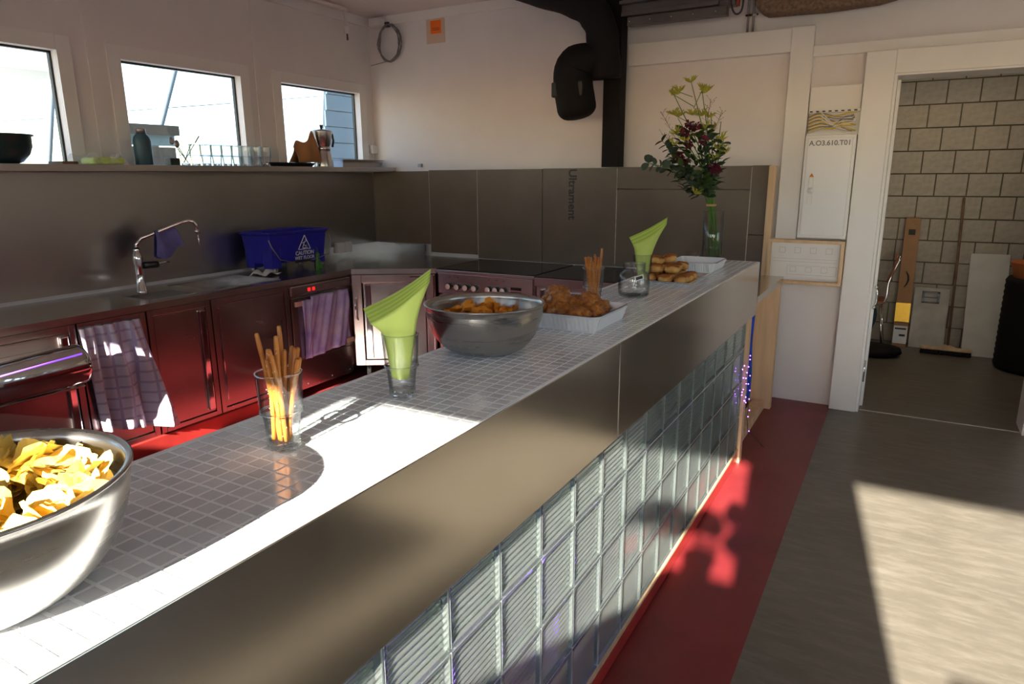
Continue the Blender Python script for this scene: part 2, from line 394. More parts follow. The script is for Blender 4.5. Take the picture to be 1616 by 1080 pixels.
# left wall with its row of windows
wins = [(-1.095, -.183), (.205, 1.117), (1.505, 2.417), (2.803, 3.714), (4.105, 5.015)]
mb = MB(); xo = XL - .085
mb.box(xo, -2.1, 0, XL, 5.4, 1.69); mb.box(xo, -2.1, 2.352, XL, 5.4, CZ)
edges = [-2.1] + [e for w_ in wins for e in w_] + [5.4]
for i in range(0, len(edges), 2): mb.box(xo, edges[i], 1.69, XL, edges[i + 1], 2.352)
struct('wall_left', mb, WHITE)
for i, (y0, y1) in enumerate(wins):
    root = bpy.data.objects.new('window_%d' % (i + 1), None); COL.objects.link(root); root.location = (XL, (y0 + y1) / 2, 1.69); root['kind'] = 'structure'
    f = MB(); e = .085; x1 = XL + .014
    f.box(XL, y0 - e, 1.69, x1, y0, 2.352 + e); f.box(XL, y1, 1.69, x1, y1 + e, 2.352 + e); f.box(XL, y0, 2.352, x1, y1, 2.352 + e)
    f.build('window_frame', WHITE2, root, bevel=.002)
    g_ = MB(); xg = XL - .055
    for a, b_, c_, d_ in ((y0, 1.69, y0 + .012, 2.352), (y1 - .012, 1.69, y1, 2.352), (y0, 2.34, y1, 2.352), (y0, 1.69, y1, 1.702)):
        g_.box(xg - .02, a, b_, xg + .006, c_, d_)
    g_.build('gasket', BLACKPL, root)
    B(xg - .008, y0 + .005, 1.695, xg, y1 - .005, 2.347).build('pane', PANE, root)
n_ = 1
for y0, y1 in ((-.0, .07), (1.30, 1.37), (2.60, 2.665), (3.865, 3.93)):
    struct('trim_%d' % n_, B(XL, y0, 1.70, XL + .006, y1, 2.925), WHITE); n_ += 1
struct('trim_%d' % n_, B(XL, -2.0, 2.93, XL + .022, 5.2, CZ), WHITE2); n_ += 1
struct('trim_%d' % n_, B(XL + .022, 5.178, 2.93, -2.2, 5.2, CZ), WHITE2); n_ += 1
struct('trim_%d' % n_, B(-2.2, -1.8, CZ - .004, -2.19, 5.17, CZ), BOARDEDGE); n_ += 1

# back wall with the doorway
DX0, DX1, DZ = -.165, .79, 2.225
mb = MB(); mb.box(-4.65, YB, 0, DX0, YB + .2, CZ); mb.box(DX1, YB, 0, 4.5, YB + .2, CZ); mb.box(DX0, YB, DZ, DX1, YB + .2, CZ)
struct('wall_back', mb, WHITE)
struct('trim_%d' % n_, B(-1.935, 5.15, 2.406, -.80, YB, 2.557), WHITE2, bevel=.003); n_ += 1     # beam cover
struct('trim_%d' % n_, B(-.80, 5.145, 1.0, -.66, YB, 2.56), WHITE2, bevel=.003); n_ += 1            # pilaster
struct('trim_%d' % n_, B(-.66, 5.165, 2.368, 2.0, YB, 2.435), WHITE2, bevel=.003); n_ += 1        # band over door
struct('trim_%d' % n_, B(-.655, 5.165, 2.03, -.345, YB, 2.18), WHITE2, bevel=.003); n_ += 1       # filler board

dr = bpy.data.objects.new('door_1', None); COL.objects.link(dr); dr.location = (DX0, YB, 0); dr['kind'] = 'structure'
mb = MB(); mb.box(-.34, 5.12, 0, DX0 - .005, YB, 2.365); mb.box(DX0 - .005, 5.12, DZ, DX1 + .005, YB, 2.365); mb.box(DX1 + .005, 5.12, 0, DX1 + .17, YB, 2.365)
mb.build('casing', WHITE2, dr, bevel=.004)
mb = MB(); mb.box(DX0 - .005, 5.135, 0, DX0 + .012, 5.40, DZ); mb.box(DX1 - .012, 5.135, 0, DX1 + .005, 5.40, DZ); mb.box(DX0, 5.135, DZ - .012, DX1, 5.40, DZ + .005)
mb.build('jamb', WHITE2, dr, bevel=.002)
mb = MB(); mb.box(DX0 + .012, 5.30, 0, DX0 + .03, 5.36, DZ - .02)
mb.build('stop', WHITE2, dr)
mb = MB(); mb.box(DX0 + .012, 5.16, .255, DX0 + .016, 5.20, .37); mb.tube([(DX0 + .018, 5.15, .22), (DX0 + .018, 5.15, .37)], .008)
mb.build('hinge', CHROME, dr)
mb = MB(); mb.tube([(DX0 + .03, 5.22, .73), (DX0 + .042, 5.23, .77), (DX0 + .042, 5.23, .83), (DX0 + .03, 5.22, .87)], .007)
mb.ball((DX0 + .03, 5.22, .73), .012); mb.ball((DX0 + .03, 5.22, .87), .012)
mb.build('handle', CHROME, dr)
B(DX0 + .012, 5.205, 1.93, DX0 + .0135, 5.235, 2.085).build('printed_strip', GREYM, dr)

struct('trim_%d' % n_, B(-.15, 5.19, 0, .775, 5.203, .003), WORNBRD); n_ += 1
# storage room behind the doorway
YS = 7.6
struct('wall_storage_left', B(-1.45, 5.4, 0, -1.3, 7.9, 2.8), WHITE)
struct('wall_storage_right', B(2.4, 5.4, 0, 2.55, 7.9, 2.8), WHITE)
struct('ceiling_storage', B(-1.45, 5.4, 2.8, 2.55, 7.9, 2.92), CEIL)
wb = struct('wall_storage_back', B(-1.45, YS + .012, 0, 2.55, 7.9, 2.8), MORTAR)
bw, bh = .254, .2045
meshes = []
for k in range(4):
    q = MB(); q.box(-.5, 0, 0, .5, .03, 1)
    me = q.mesh('block', BLOCKM); meshes.append(me)
for row in range(13):
    z0 = row * bh - .02
    x = -.75 + (.127 if row % 2 else 0) + .045
    while x < 1.5:
        wd = bw
        parts_ = [(x, bw)]
        if row in (3, 4, 5, 6) and rnd.random() < .3: parts_ = [(x, bw * .48), (x + bw * .48, bw * .52)]
        for px, pw in parts_:
            o = link('block', meshes[rnd.randrange(4)], wb, (px + pw / 2, YS + rnd.uniform(-.002, .003), max(z0, 0) + .005),
                     None, (pw - .012, 1, bh - .012 if z0 >= 0 else bh + z0 - .012))
        x += bw

sl = thing('added_ceiling_lamp', 'added unseen tube lamp on the ceiling of the storage room', 'lamp', (.3, 6.6, 2.8))  # lamp added out of view to brighten the storage block wall
B(-.3, 6.55, 2.74, .9, 6.65, 2.8).build('housing', WHITE2, sl)
L = bpy.data.lights.new('added_tube_light', 'AREA'); L.shape = 'RECTANGLE'; L.size = 1.1; L.size_y = .08; L.energy = 6.5; L.color = (1, .86, .66)
link('added_tube_light', L, sl, (0, 0, -.07))
# wall behind the camera (its windows let the low sun in) and the unseen right wall, its openings added and sized for ambient light
YF = -1.83
mb = MB()
fw = [(-3.35, -2.44), (-1.8, -1.4), (-.62, .167), (.712, 1.62), (2.0, 2.9)]  # second opening added and narrowed to set the sun bounced onto the cabinets
mb.box(-4.65, YF - .06, 0, .712, YF, 1.73); mb.box(.88, YF - .06, 0, 4.5, YF, 1.73); mb.box(.712, YF - .06, 0, .88, YF, .2); mb.box(-4.65, YF - .06, 2.352, 4.5, YF, CZ)
ed = [-4.65] + [e for q in fw for e in q] + [4.5]
for i in range(0, len(ed), 2): mb.box(ed[i], YF - .06, 1.73, ed[i + 1], YF, 2.352)
struct('wall_front', mb, WHITE)
mb = MB(); XR = 4.2
mb.box(XR, -2.1, 0, XR + .2, 5.4, .9); mb.box(XR, -2.1, 2.45, XR + .2, 5.4, CZ)
for y0, y1 in ((-2.1, .6), (1.9, 2.1), (3.1, 5.4)): mb.box(XR, y0, .9, XR + .2, y1, 2.45)
struct('wall_right', mb, WHITE)
struct('ground', B(-40, -40, -.3, 40, 40, -.13), mat('outside_ground', (.3, .29, .27), .9))

# ------------------------------------------------------------------ outside, seen through the left windows
tag(MB().tube([(-6.0, 3.02, 1.3), (-6.0, 3.065, 1.737), (-6.0, 3.225, 2.53), (-6.0, 3.32, 3.0)], .035).build('steel_pole', OUTPOLE), 'grey-blue steel pole outside the leftmost window', 'pole', 'poles outside the windows')
tag(MB().tube([(-6.2, 4.0, 1.6), (-6.05, 4.14, 2.18), (-6.0, 4.28, 2.6), (-6.0, 4.4, 3.0)], .045).build('steel_pole', OUTPOLE), 'grey-blue slanted pole outside the middle window', 'pole', 'poles outside the windows')
tag(MB().tube([(-6.05, 2.2, 1.96), (-6.05, 3.3, 2.108), (-6.05, 3.8, 2.19), (-6.05, 5.0, 2.356), (-6.05, 6.2, 2.53)], .004, 5).build('tension_wire', OUTPOLE), 'thin wire stretched past the outside of the windows', 'wire')
ob = thing('outside_building', 'blue-grey clad building outside the right window', 'building', (-7.4, 9.2, 0))
q = MB().add([(-7.0, 6.85, 0), (-7.0, 7.35, 3.9), (-7.0, 12, 3.9), (-7.0, 12, 0), (-9.5, 6.85, 0), (-9.5, 7.35, 3.9), (-9.5, 12, 3.9), (-9.5, 12, 0)],
             [(0, 3, 2, 1), (4, 5, 6, 7), (0, 1, 5, 4), (1, 2, 6, 5), (2, 3, 7, 6), (0, 4, 7, 3)])
q.build('wall', OUTPOLE, ob)
for k in range(16):
    z0 = .4 + k * .21
    if z0 + .2 < 3.9:
        yl = 6.85 + .5 * (z0 + .1) / 3.9 + .03
        B(-6.998, yl, z0, -6.975, 12, z0 + .198).build('cladding_board', OUTWALL, ob)
oh = thing('outside_booth', 'beige and pale teal booth outside the middle window', 'booth', (-5.7, 3.6, 0))
B(-6.0, 3.35, 0, -5.5, 3.86, 1.87).build('wall', OUTBEIGE, oh)
B(-5.50, 3.35, 1.88, -5.485, 3.85, 1.965).build('teal_band', OUTTEAL, oh)
B(-6.05, 3.3, 1.965, -5.45, 3.88, 2.045).build('roof_edge', OUTBEIGE, oh)
ah = B(-5.7, 1.2, 2.33, -5.2, 2.95, 2.46).build('awning_box', mat('awning_white', (.85, .86, .85), .6)); tag(ah, 'white awning case outside the top of the leftmost window', 'awning')

# ------------------------------------------------------------------ the bar counter
XC, CH = -.69, 1.145
YN, YE = -1.2, 4.0
ctr = thing('bar_counter', 'long bar with grey mosaic top, steel fascia and ribbed glass block front', 'bar counter', (-.9, 1.4, 0))
B(-1.115, YN, 1.10, XC - .004, YE, CH - .0002).build('grout_bed', GROUT, ctr)
TX, TY = .0335, .0300
seam = 1.885
rows = []
y = .3867
while y > -.55: y -= TY
k0 = y
tiles = []
k = 0
while True:
    y0 = k0 + k * TY
    if y0 + TY > YE - .004: break
    for c in range(12):
        x1 = -.6985 - c * TX - .002; x0 = x1 - TX + .004
        ya, yb = y0 + .0019, y0 + TY - .0019
        if ya < seam < yb: continue
        tiles.append((x0, ya, x1, yb))
    k += 1
tm = MB(); hx, hy = (TX - .004) / 2, (TY - .0038) / 2
tv = [(-hx, -hy, -.003), (hx, -hy, -.003), (hx, hy, -.003), (-hx, hy, -.003), (-hx + .0008, -hy + .0008, .0005), (hx - .0008, -hy + .0008, .0005), (hx - .0008, hy - .0008, .0005), (-hx + .0008, hy - .0008, .0005)]
tf = [(4, 5, 6, 7), (0, 1, 5, 4), (1, 2, 6, 5), (2, 3, 7, 6), (3, 0, 4, 7)]
tme = MB().add(tv, tf).mesh('tile', TILEO)
near = [q for q in tiles if q[1] > .15]
near.sort(key=lambda q: q[1]); far = near[300:]; pre = [q for q in tiles if q[1] <= .15]
off = Vector(ctr.location)
for q in near[:300]:
    o = link('tile', tme, ctr, Vector(((q[0] + q[2]) / 2, (q[1] + q[3]) / 2, CH)) - off, (rnd.gauss(0, .004), rnd.gauss(0, .004), rnd.gauss(0, .004)))
sm_ = MB()
for q in far + pre:
    cx, cy = (q[0] + q[2]) / 2, (q[1] + q[3]) / 2
    ax, ay = rnd.gauss(0, .004), rnd.gauss(0, .004)
    sm_.add([(cx + a, cy + b_, CH + c_ + a * ay + b_ * ax) for a, b_, c_ in tv], tf)
so = sm_.build('mosaic_tiles', TILEM, ctr); so['kind'] = 'stuff'
B(XC - .013, YN, CH - .008, XC - .003, YE, CH).build('edge_trim', GROUT, ctr, bevel=.001)
B(XC - .02, YN, .845, XC, 1.846, CH - .002).build('fascia_panel', STEELH, ctr, bevel=.0015)
B(XC - .02, 1.853, .845, XC, YE, CH - .002).build('fascia_panel', STEELH, ctr, bevel=.0015)
B(XC - .021, 1.846, .845, XC - .004, 1.853, CH - .004).build('fascia_seam', GROUT, ctr)
B(-1.115, YN, .845, -1.095, YE, 1.10).build('rear_rail', WHITE2, ctr)
B(-1.115, YE - .003, .845, XC, YE + .012, CH - .001).build('end_cap', STEELH, ctr, bevel=.004)
B(-1.112, YN, .0, -1.09, 3.9, .845).build('rear_panel', REDPAINT, ctr)
# base kerb, painted red
B(-1.09, YN, 0, -.702, 3.9, .07).build('base_kerb', REDPAINT, ctr, bevel=.006)
#MB().add([(-.70, YN, .072), (-.70, 3.85, .072), (-.70, 3.85, .0), (-.66, YN, 0), (-.66, 3.85, 0), (-.70, YN, 0)], [(0, 3, 4, 1), (0, 5, 3), (1, 4, 2)]).build('kerb_fillet', REDPAINT, ctr)
B(-.715, YN, .07, -.70, 3.85, .082).build('base_strip', WOOD, ctr)
# glass blocks: 20 cm grid, ribbed outer face, hollow inside
def glass_block_mesh(wy):
    q = MB(); D = .08; nr = 10; h = .192; hw = wy - .008; z0 = .004; y0 = .004
    # outer ribbed face (x=0), profile in z
    m_ = .016; prof = [(0, 0), (0, m_ * .5), (-.006, m_)]
    zz = m_
    step = (h - 2 * m_) / nr
    for k_ in range(nr):
        prof += [(-.0025, zz + step * .5), (-.006, zz + step)]; zz += step
    prof += [(0, h - m_ * .5), (0, h)]
    n = len(prof); fr = [(0, 0)]
    vs = []; mg = .014
    for x_, z_ in prof:
        vs += [(0, y0, z0 + z_), (x_, y0 + mg, z0 + z_), (x_, y0 + hw - mg, z0 + z_), (0, y0 + hw, z0 + z_)]
    fs = []
    for j in range(n - 1):
        for i in range(3): fs.append((j * 4 + i, j * 4 + i + 1, j * 4 + 5 + i, j * 4 + 4 + i))
    q.add(vs, fs)
    b0 = len(q.v)
    # closed back box
    q.add([(0, y0, z0), (0, y0 + hw, z0), (0, y0 + hw, z0 + h), (0, y0, z0 + h), (-D, y0, z0), (-D, y0 + hw, z0), (-D, y0 + hw, z0 + h), (-D, y0, z0 + h)],
          [(4, 7, 6, 5), (0, 4, 5, 1), (2, 6, 7, 3)])
    sl = list(range(0, n * 4, 4)); sr = list(range(3, n * 4, 4))
    q.f.append(tuple(reversed(sl)) + (b0 + 4, b0 + 7)); q.mi.append(0); q.sm.append(False)
    q.f.append(tuple(sr) + (b0 + 6, b0 + 5)); q.mi.append(0); q.sm.append(False)
    # inner cavity, faces pointing into the hollow
    w_ = .012; a0, a1 = -.014, -D + .009
    c = [(a0, y0 + w_, z0 + w_), (a0, y0 + hw - w_, z0 + w_), (a0, y0 + hw - w_, z0 + h - w_), (a0, y0 + w_, z0 + h - w_),
         (a1, y0 + w_, z0 + w_), (a1, y0 + hw - w_, z0 + w_), (a1, y0 + hw - w_, z0 + h - w_), (a1, y0 + w_, z0 + h - w_)]
    q.add(c, [(3, 2, 1, 0), (4, 5, 6, 7), (1, 5, 4, 0), (3, 7, 6, 2), (4, 7, 3, 0), (1, 2, 6, 5)])
    me = q.mesh('glass_block', GBLOCK)
    bm = bmesh.new(); bm.from_mesh(me); bmesh.ops.remove_doubles(bm, verts=bm.verts, dist=1e-6); bm.to_mesh(me); bm.free()
    return me
GBM = glass_block_mesh(.2); GBE = glass_block_mesh(.06)
XG = -.705
gy = .977 - 9 * .2
jm = MB()
while gy < 3.75:
    for r_ in range(4):
        link('glass_block', GBM, ctr, Vector((XG, gy, .084 + .2 * r_)) - off)
    jm.box(XG - .07, gy - .003, .084, XG - .003, gy + .003, .884)
    gy += .2
for r_ in range(4): link('glass_block', GBE, ctr, Vector((XG, gy, .084 + .2 * r_)) - off)
jm.box(XG - .07, gy - .003, .084, XG - .003, gy + .003, .884); jm.box(XG - .07, gy + .057, .084, XG - .003, gy + .063, .884)
for r_ in range(5): jm.box(XG - .07, YN, .081 + .2 * r_, XG - .0025, gy + .06, .087 + .2 * r_)
jm.build('joint_strips', GJOINT, ctr)
B(-.73, gy + .063, .0, -.69, 3.90, .845).build('end_post', WOOD, ctr)
# the white lined inside shelf that the blocks show dimly
B(-1.085, YN, .07, -1.08, 3.84, .845).build('inner_lining', WHITE, ctr)
# violet fairy lights hidden inside the bar and spilling out at its far end
fl = thing('fairy_lights', 'violet fairy lights behind the glass blocks, spilling out at the far end', 'fairy lights', (-.9, 3.8, .3))
bulb = MB().ball((0, 0, 0), .0027, 6, 4).mesh('bulb', PURPLED)
wp = []
for k in range(60):
    yy = -.6 + 4.4 * k / 59
    wp.append((-.98 + .05 * math.sin(k * 1.9), yy, .32 + .14 * math.sin(k * .9) + .05 * math.sin(k * 2.3)))
MB().tube(wp, .0015, 4).build('wire', GREYCAB, fl)
fo = Vector(fl.location)
for p in wp[::1]: link('bulb', bulb, fl, Vector(p) - fo)
wp2 = [(-.70, 3.95, .78), (-.695, 3.93, .62), (-.69, 3.94, .5), (-.68, 3.915, .42), (-.685, 3.94, .36), (-.675, 3.92, .30), (-.685, 3.95, .25), (-.67, 3.93, .17), (-.60, 4.1, .02)]
MB().tube(wp2, .002, 5).build('wire', BLACKPL, fl)
for p in wp2[1:8]: link('bulb', bulb, fl, Vector(p) + Vector((.006, 0, 0)) - fo)
for k in range(16):
    p = Vector((-.684 + rnd.uniform(-.004, .006), rnd.uniform(3.70, 3.90), rnd.uniform(.36, .62)))
    link('bulb', bulb, fl, p - fo)
for k, yy in enumerate((.5, 1.15, 1.8)):
    L = bpy.data.lights.new('violet_glow', 'POINT'); L.energy = 2.2; L.color = (.3, .1, 1); L.shadow_soft_size = .05
    link('violet_glow', L, fl, Vector((-.97, yy, .35)) - fo)

# fold-down shelf and wooden frame closing the gap between bar and wall
ds = thing('side_shelf', 'low grey steel shelf between the bar end and the back wall', 'shelf', (-.76, 4.5, .9))
B(-.86, 4.02, .90, -.69, 4.95, .942).build('shelf_top', STEELH, ds, bevel=.002)
fr = thing('wooden_frame', 'pale pine frame under the small steel shelf at the bar end', 'frame', (-.8, 4.5, 0))
B(-.86, 4.90, 0, -.70, 4.96, .90).build('post', WOOD, fr, bevel=.002)
B(-.82, 3.93, .845, -.74, 4.90, .90).build('top_rail', WOOD, fr, bevel=.002)
B(-.82, 3.93, 0, -.74, 4.90, .06).build('bottom_rail', WOOD, fr, bevel=.002)
B(-.90, 3.93, .0, -.86, 4.96, .845).build('back_board', WOOD, fr)
bb = MB().grid(lambda u, v: (-.735 + .02 * math.sin(u * 9) * (1 - v * .4), 4.05 + u * .12 + .02 * math.sin(v * 7), .30 + v * .52), 8, 10)
tag(bb.build('blue_bag', BLUEBAG, solid=.004), 'blue plastic bag hanging in the wooden frame at the bar end', 'bag')

# ------------------------------------------------------------------ kitchen along the left wall
XF = -3.80
sp = thing('steel_backsplash', 'tall steel splashback on the left wall below the windows', 'splashback', (XL, 3, .907))
B(XL + .001, -1.6, .93, XL + .012, 5.14, 1.655).build('sheet', SPLASH, sp)
sh = thing('window_shelf', 'long steel shelf running under the windows', 'shelf', (XL, 3, 1.66))
B(XL + .001, -1.6, 1.66, -4.20, 5.195, 1.70).build('shelf_board', SPLASH, sh, bevel=.002)

wt = thing('worktop', 'L-shaped stainless worktop with two sunk sinks', 'worktop', (-4.1, 3, .867))
holes = [(-4.14, 2.43, -3.875, 2.745), (-4.33, 2.86, -3.86, 3.42)]
mb = MB(); T0, T1 = .867, .907
x0, x1 = XL + .013, XF + .01
ys = [-1.2, 2.43, 2.745, 2.86, 3.42, 4.07]
mb.box(x0, ys[0], T0, x1, ys[1], T1); mb.box(x0, ys[2], T0, x1, ys[3], T1); mb.box(x0, ys[4], T0, x1, ys[5], T1)
for hx0, hy0, hx1, hy1 in holes: mb.box(x0, hy0, T0, hx0, hy1, T1); mb.box(hx1, hy0, T0, x1, hy1, T1)
mb.prism([(x0, 4.07), (x1, 4.07), (-3.215, 4.42), (-3.215, 5.13), (x0, 5.13)], T0, T1)
mb.build('top', STEEL, wt)
for hx0, hy0, hx1, hy1 in holes:
    q = MB(); zb = .74
    q.box(hx0, hy0, zb, hx0 + .006, hy1, T1 + .003); q.box(hx1 - .006, hy0, zb, hx1, hy1, T1 + .003)
    q.box(hx0, hy0, zb, hx1, hy0 + .006, T1 + .003); q.box(hx0, hy1 - .006, zb, hx1, hy1, T1 + .003); q.box(hx0, hy0, zb - .005, hx1, hy1, zb)
    sb = q.build('sink_basin', STEEL, wt)
    MB().lathe([(.0, .002), (.03, .002), (.032, .0)], 16, ((hx0 + hx1) / 2, (hy0 + hy1) / 2, zb)).build('drain', CHROME, sb)
mb = MB(); mb.box(x0, 4.0, T1, x0 + .01, 5.13, 1.01); mb.box(x0, 5.118, T1, -3.84, 5.13, 1.01)
mb.build('upstand', STEEL, wt)

def cabinet(name, label, y0, y1, doorstyle, z0=.10, group=None):
    r = thing(name, label, 'cabinet', (XF - .3, (y0 + y1) / 2, 0), 0, group)
    q = MB(); q.box(XF - .58, y0 + .004, z0, XF - .03, y1 - .004, .862)
    q.build('carcass', CABRED, r)
    q = MB(); a, b_ = y0 + .004, y1 - .004; sw = .035
    q.box(XF - .03, a, z0, XF, a + sw, .862); q.box(XF - .03, b_ - sw, z0, XF, b_, .862)
    q.box(XF - .03, a + sw, .825, XF, b_ - sw, .862); q.box(XF - .03, a + sw, z0, XF, b_ - sw, z0 + .03)
    q.build('face_frame', CABRED, r, bevel=.002)
    d = B(XF - .026, a + sw + .004, z0 + .036, XF - .006, b_ - sw - .004, .82).build('door', CABRED, r, bevel=.002)
    if 'strip' in doorstyle:
        MB().box(XF - .006, b_ - sw - .056, z0 + .05, XF + .014, b_ - sw - .012, .81).build('handle', CHROME, d, bevel=.008)
    if 'slot' in doorstyle:
        MB().box(XF - .008, a + sw + .012, z0 + .08, XF + .004, a + sw + .02, .80).build('handle', CHROME, d, bevel=.002)
        MB().tube([(XF - .004, b_ - .20, .52), (XF - .004, b_ - .08, .52), (XF - .004, b_ - .08, .63)], .003, 6).build('seam', BLACKPL, d)
    return r
cabinet('base_cabinet', 'steel base cabinet at the far left, behind the shiny roller', 1.17, 1.955, 'strip')
cabinet('drawer_cabinet', 'narrow steel cabinet behind the checked tea towel', 1.955, 2.35, 'plain')
cabinet('base_cabinet', 'steel cabinet with a tall chrome grip under the small sink', 2.35, 2.785, 'strip')
cabinet('base_cabinet', 'wide steel cabinet between the chrome grip and the dishwasher', 2.785, 3.43, 'slot')
cabinet('base_cabinet', 'steel base cabinet out at the near end of the kitchen row', .4, 1.17, 'strip')
tag(B(-4.36, .4, 0, -3.785, 3.425, .098).build('cabinet_plinth', REDPAINT, bevel=.006), 'red painted concrete plinth under the left row of cabinets', 'plinth')
# shiny cylinder in front of the first cabinet
rl = thing('steel_cylinder', 'shiny horizontal steel cylinder in front of the far left cabinets', 'roller', (-3.68, 1.5, .7))
cy = MB().tube([(-3.665, 1.38, .669), (-3.665, 1.86, .681), (-3.665, 1.882, .682), (-3.665, 1.888, .682)], [.094, .107, .102, .09], 40)
cy.build('drum', mat('polished_steel', (.62, .6, .57), .09, 1), rl)
B(-3.80, 1.38, .553, -3.66, 1.885, .564).build('bottom_flange', STEEL, rl, bevel=.002)
B(-3.80, 1.4, .62, -3.74, 1.8, .76).build('mounting_block', STEEL, rl)
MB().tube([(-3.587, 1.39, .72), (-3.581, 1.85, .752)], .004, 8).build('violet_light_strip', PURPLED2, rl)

# dishwasher
dw = thing('dishwasher', 'built-in dishwasher with a control strip and two red lights', 'dishwasher', (XF - .3, 3.75, 0))
B(XF - .58, 3.434, .06, XF - .02, 4.066, .862).build('body', STEEL, dw)
dd = B(XF - .02, 3.44, .30, XF + .004, 4.06, .765).build('door', CABRED, dw, bevel=.004)
B(XF - .02, 3.44, .08, XF, 4.06, .295).build('kick_panel', CABRED, dw, bevel=.003)
cp = B(XF - .02, 3.44, .775, XF + .012, 4.06, .855).build('control_strip', CABRED, dw, bevel=.012)
B(XF + .011, 3.60, .80, XF + .0145, 3.625, .825).build('indicator_light', REDLED, cp)
B(XF + .011, 3.645, .80, XF + .0145, 3.67, .825).build('indicator_light', REDLED, cp)
B(XF + .011, 3.76, .805, XF + .0145, 4.02, .83).build('display_window', STEEL, cp)
for yy in (3.55, 3.8, 4.0): MB().lathe([(0, 0), (.006, 0), (.005, .004), (0, .005)], 8, (0, 0, 0)).build('screw', CHROME, dw, local=True).matrix_local = Matrix.Translation(Vector((XF, yy, .1)) - Vector(dw.location)) @ Matrix.Rotation(PI / 2, 4, 'Y')

# corner cabinet, set diagonally
A, D_ = Vector((-3.79, 4.075, 0)), Vector((-3.222, 4.415, 0))
U = (D_ - A).normalized(); N = Vector((U.y, -U.x, 0)); L_ = (D_ - A).length
cc = thing('corner_cabinet', 'diagonal steel corner cabinet left of the cooker', 'cabinet', (-3.75, 4.5, 0))
def dbox(q, u0, u1, n0, n1, z0, z1):
    q.obox(A + U * (u0 + u1) / 2 + N * (n0 + n1) / 2 + Vector((0, 0, (z0 + z1) / 2)), U * (u1 - u0) / 2, N * (n1 - n0) / 2, (0, 0, (z1 - z0) / 2)); return q
q = MB().prism([(-3.83, 4.10), (-3.245, 4.45), (-3.245, 5.1), (-4.4, 5.1), (-4.4, 4.10)], .13, .862); q.build('carcass', CABRED, cc)
q = MB(); dbox(q, .0, .075, 0, .02, .12, .862); dbox(q, L_ - .075, L_, 0, .02, .12, .862); dbox(q, .075, L_ - .075, 0, .02, .80, .862); dbox(q, .075, L_ - .075, 0, .02, .12, .165)
q.build('face_frame', CABRED, cc, bevel=.002)
q = MB(); dbox(q, .085, L_ - .085, -.004, .010, .17, .795); cd = q.build('door', STEEL, cc, bevel=.002)
q = MB(); dbox(q, .10, .145, .010, .02, .18, .785); q.build('grip_rail', CHROME, cd, bevel=.006)
q = MB(); q.tube([A + U * .035 + N * .02 + Vector((0, 0, .50)), A + U * .025 + N * .045 + Vector((0, 0, .52)), A + U * .025 + N * .045 + Vector((0, 0, .66)), A + U * .035 + N * .02 + Vector((0, 0, .68))], .006); q.build('handle', CHROME, cc)
q = MB(); dbox(q, L_ - .02, L_ - .004, .0, .03, .17, .862); q.build('edge_profile', CHROME, cc, bevel=.005)
q = MB(); dbox(q, L_ - .2, L_ - .1, .020, .021, .84, .85); q.build('name_plate', INK, cc)
for u in (.08, .26):
    q = MB(); z0 = .0
    dbox(q, u, u + .09, -.02, .0, 0, .05); dbox(q, u, u + .03, -.02, 0, .05, .10); q.lathe([(.0, .115), (.016, .115), (.016, .085)], 12, tuple(A + U * (u + .015) - N * .01))
    tag(q.build('black_bracket', BLACKPL), 'black bracket on the floor under the corner cabinet, ' + ('nearer the dishwasher' if u < .1 else 'nearer the cooker'), 'bracket')
struct('trim_%d' % n_, B(-4.44, 4.62, 0, -3.25, 4.64, .12), WHITE2); n_ += 1

# cooker
ck = thing('cooker', 'stainless range cooker with black glass hob and seven knobs', 'cooker', (-2.77, 4.75, 0))
B(-3.212, 4.44, .05, -2.332, 5.12, .88).build('body', STEEL, ck)
B(-3.215, 4.41, .878, -2.33, 5.13, .900).build('top_rim', STEEL, ck, bevel=.003)
B(-3.205, 4.44, .9005, -2.34, 5.12, .907).build('hob_glass', BLACKGL, ck)
cpn = B(-3.20, 4.415, .715, -2.345, 4.44, .875).build('control_panel', STEEL, ck, bevel=.003)
kn = MB().lathe([(.0, .03), (.024, .03), (.027, .027), (.028, .0)], 20).mesh('knob', BLACKPL)
kf = MB().lathe([(.0, .0022), (.0205, .0022), (.022, 0)], 20).mesh('knob_face', mat('knob_face', (.7, .62, .58), .35, .3))
for xk in (-3.086, -3.005, -2.925, -2.845, -2.72, -2.655, -2.59):
    k_ = link('knob', kn, ck, Vector((xk, 4.415, .775)) - Vector(ck.location), (PI / 2, 0, 0))
    link('knob_face', kf, k_, (0, 0, .03))
    B(xk - .004, 4.413, .845, xk + .004, 4.4155, .853).build('mark', INK, ck)
B(-2.53, 4.412, .785, -2.44, 4.4155, .807).build('display', BLACKGL, ck); B(-2.53, 4.412, .752, -2.44, 4.4155, .774).build('display', BLACKGL, ck)
od = B(-3.20, 4.418, .20, -2.345, 4.44, .70).build('oven_door', STEEL, ck, bevel=.003)
B(-3.10, 4.415, .28, -2.45, 4.42, .58).build('oven_window', BLACKGL, od)
MB().tube([(-3.15, 4.42, .665), (-3.15, 4.37, .665), (-2.39, 4.37, .665), (-2.39, 4.42, .665)], .011).build('oven_handle', CHROME, od)
B(-3.20, 4.43, .06, -2.345, 4.44, .19).build('lower_drawer', STEEL, ck)

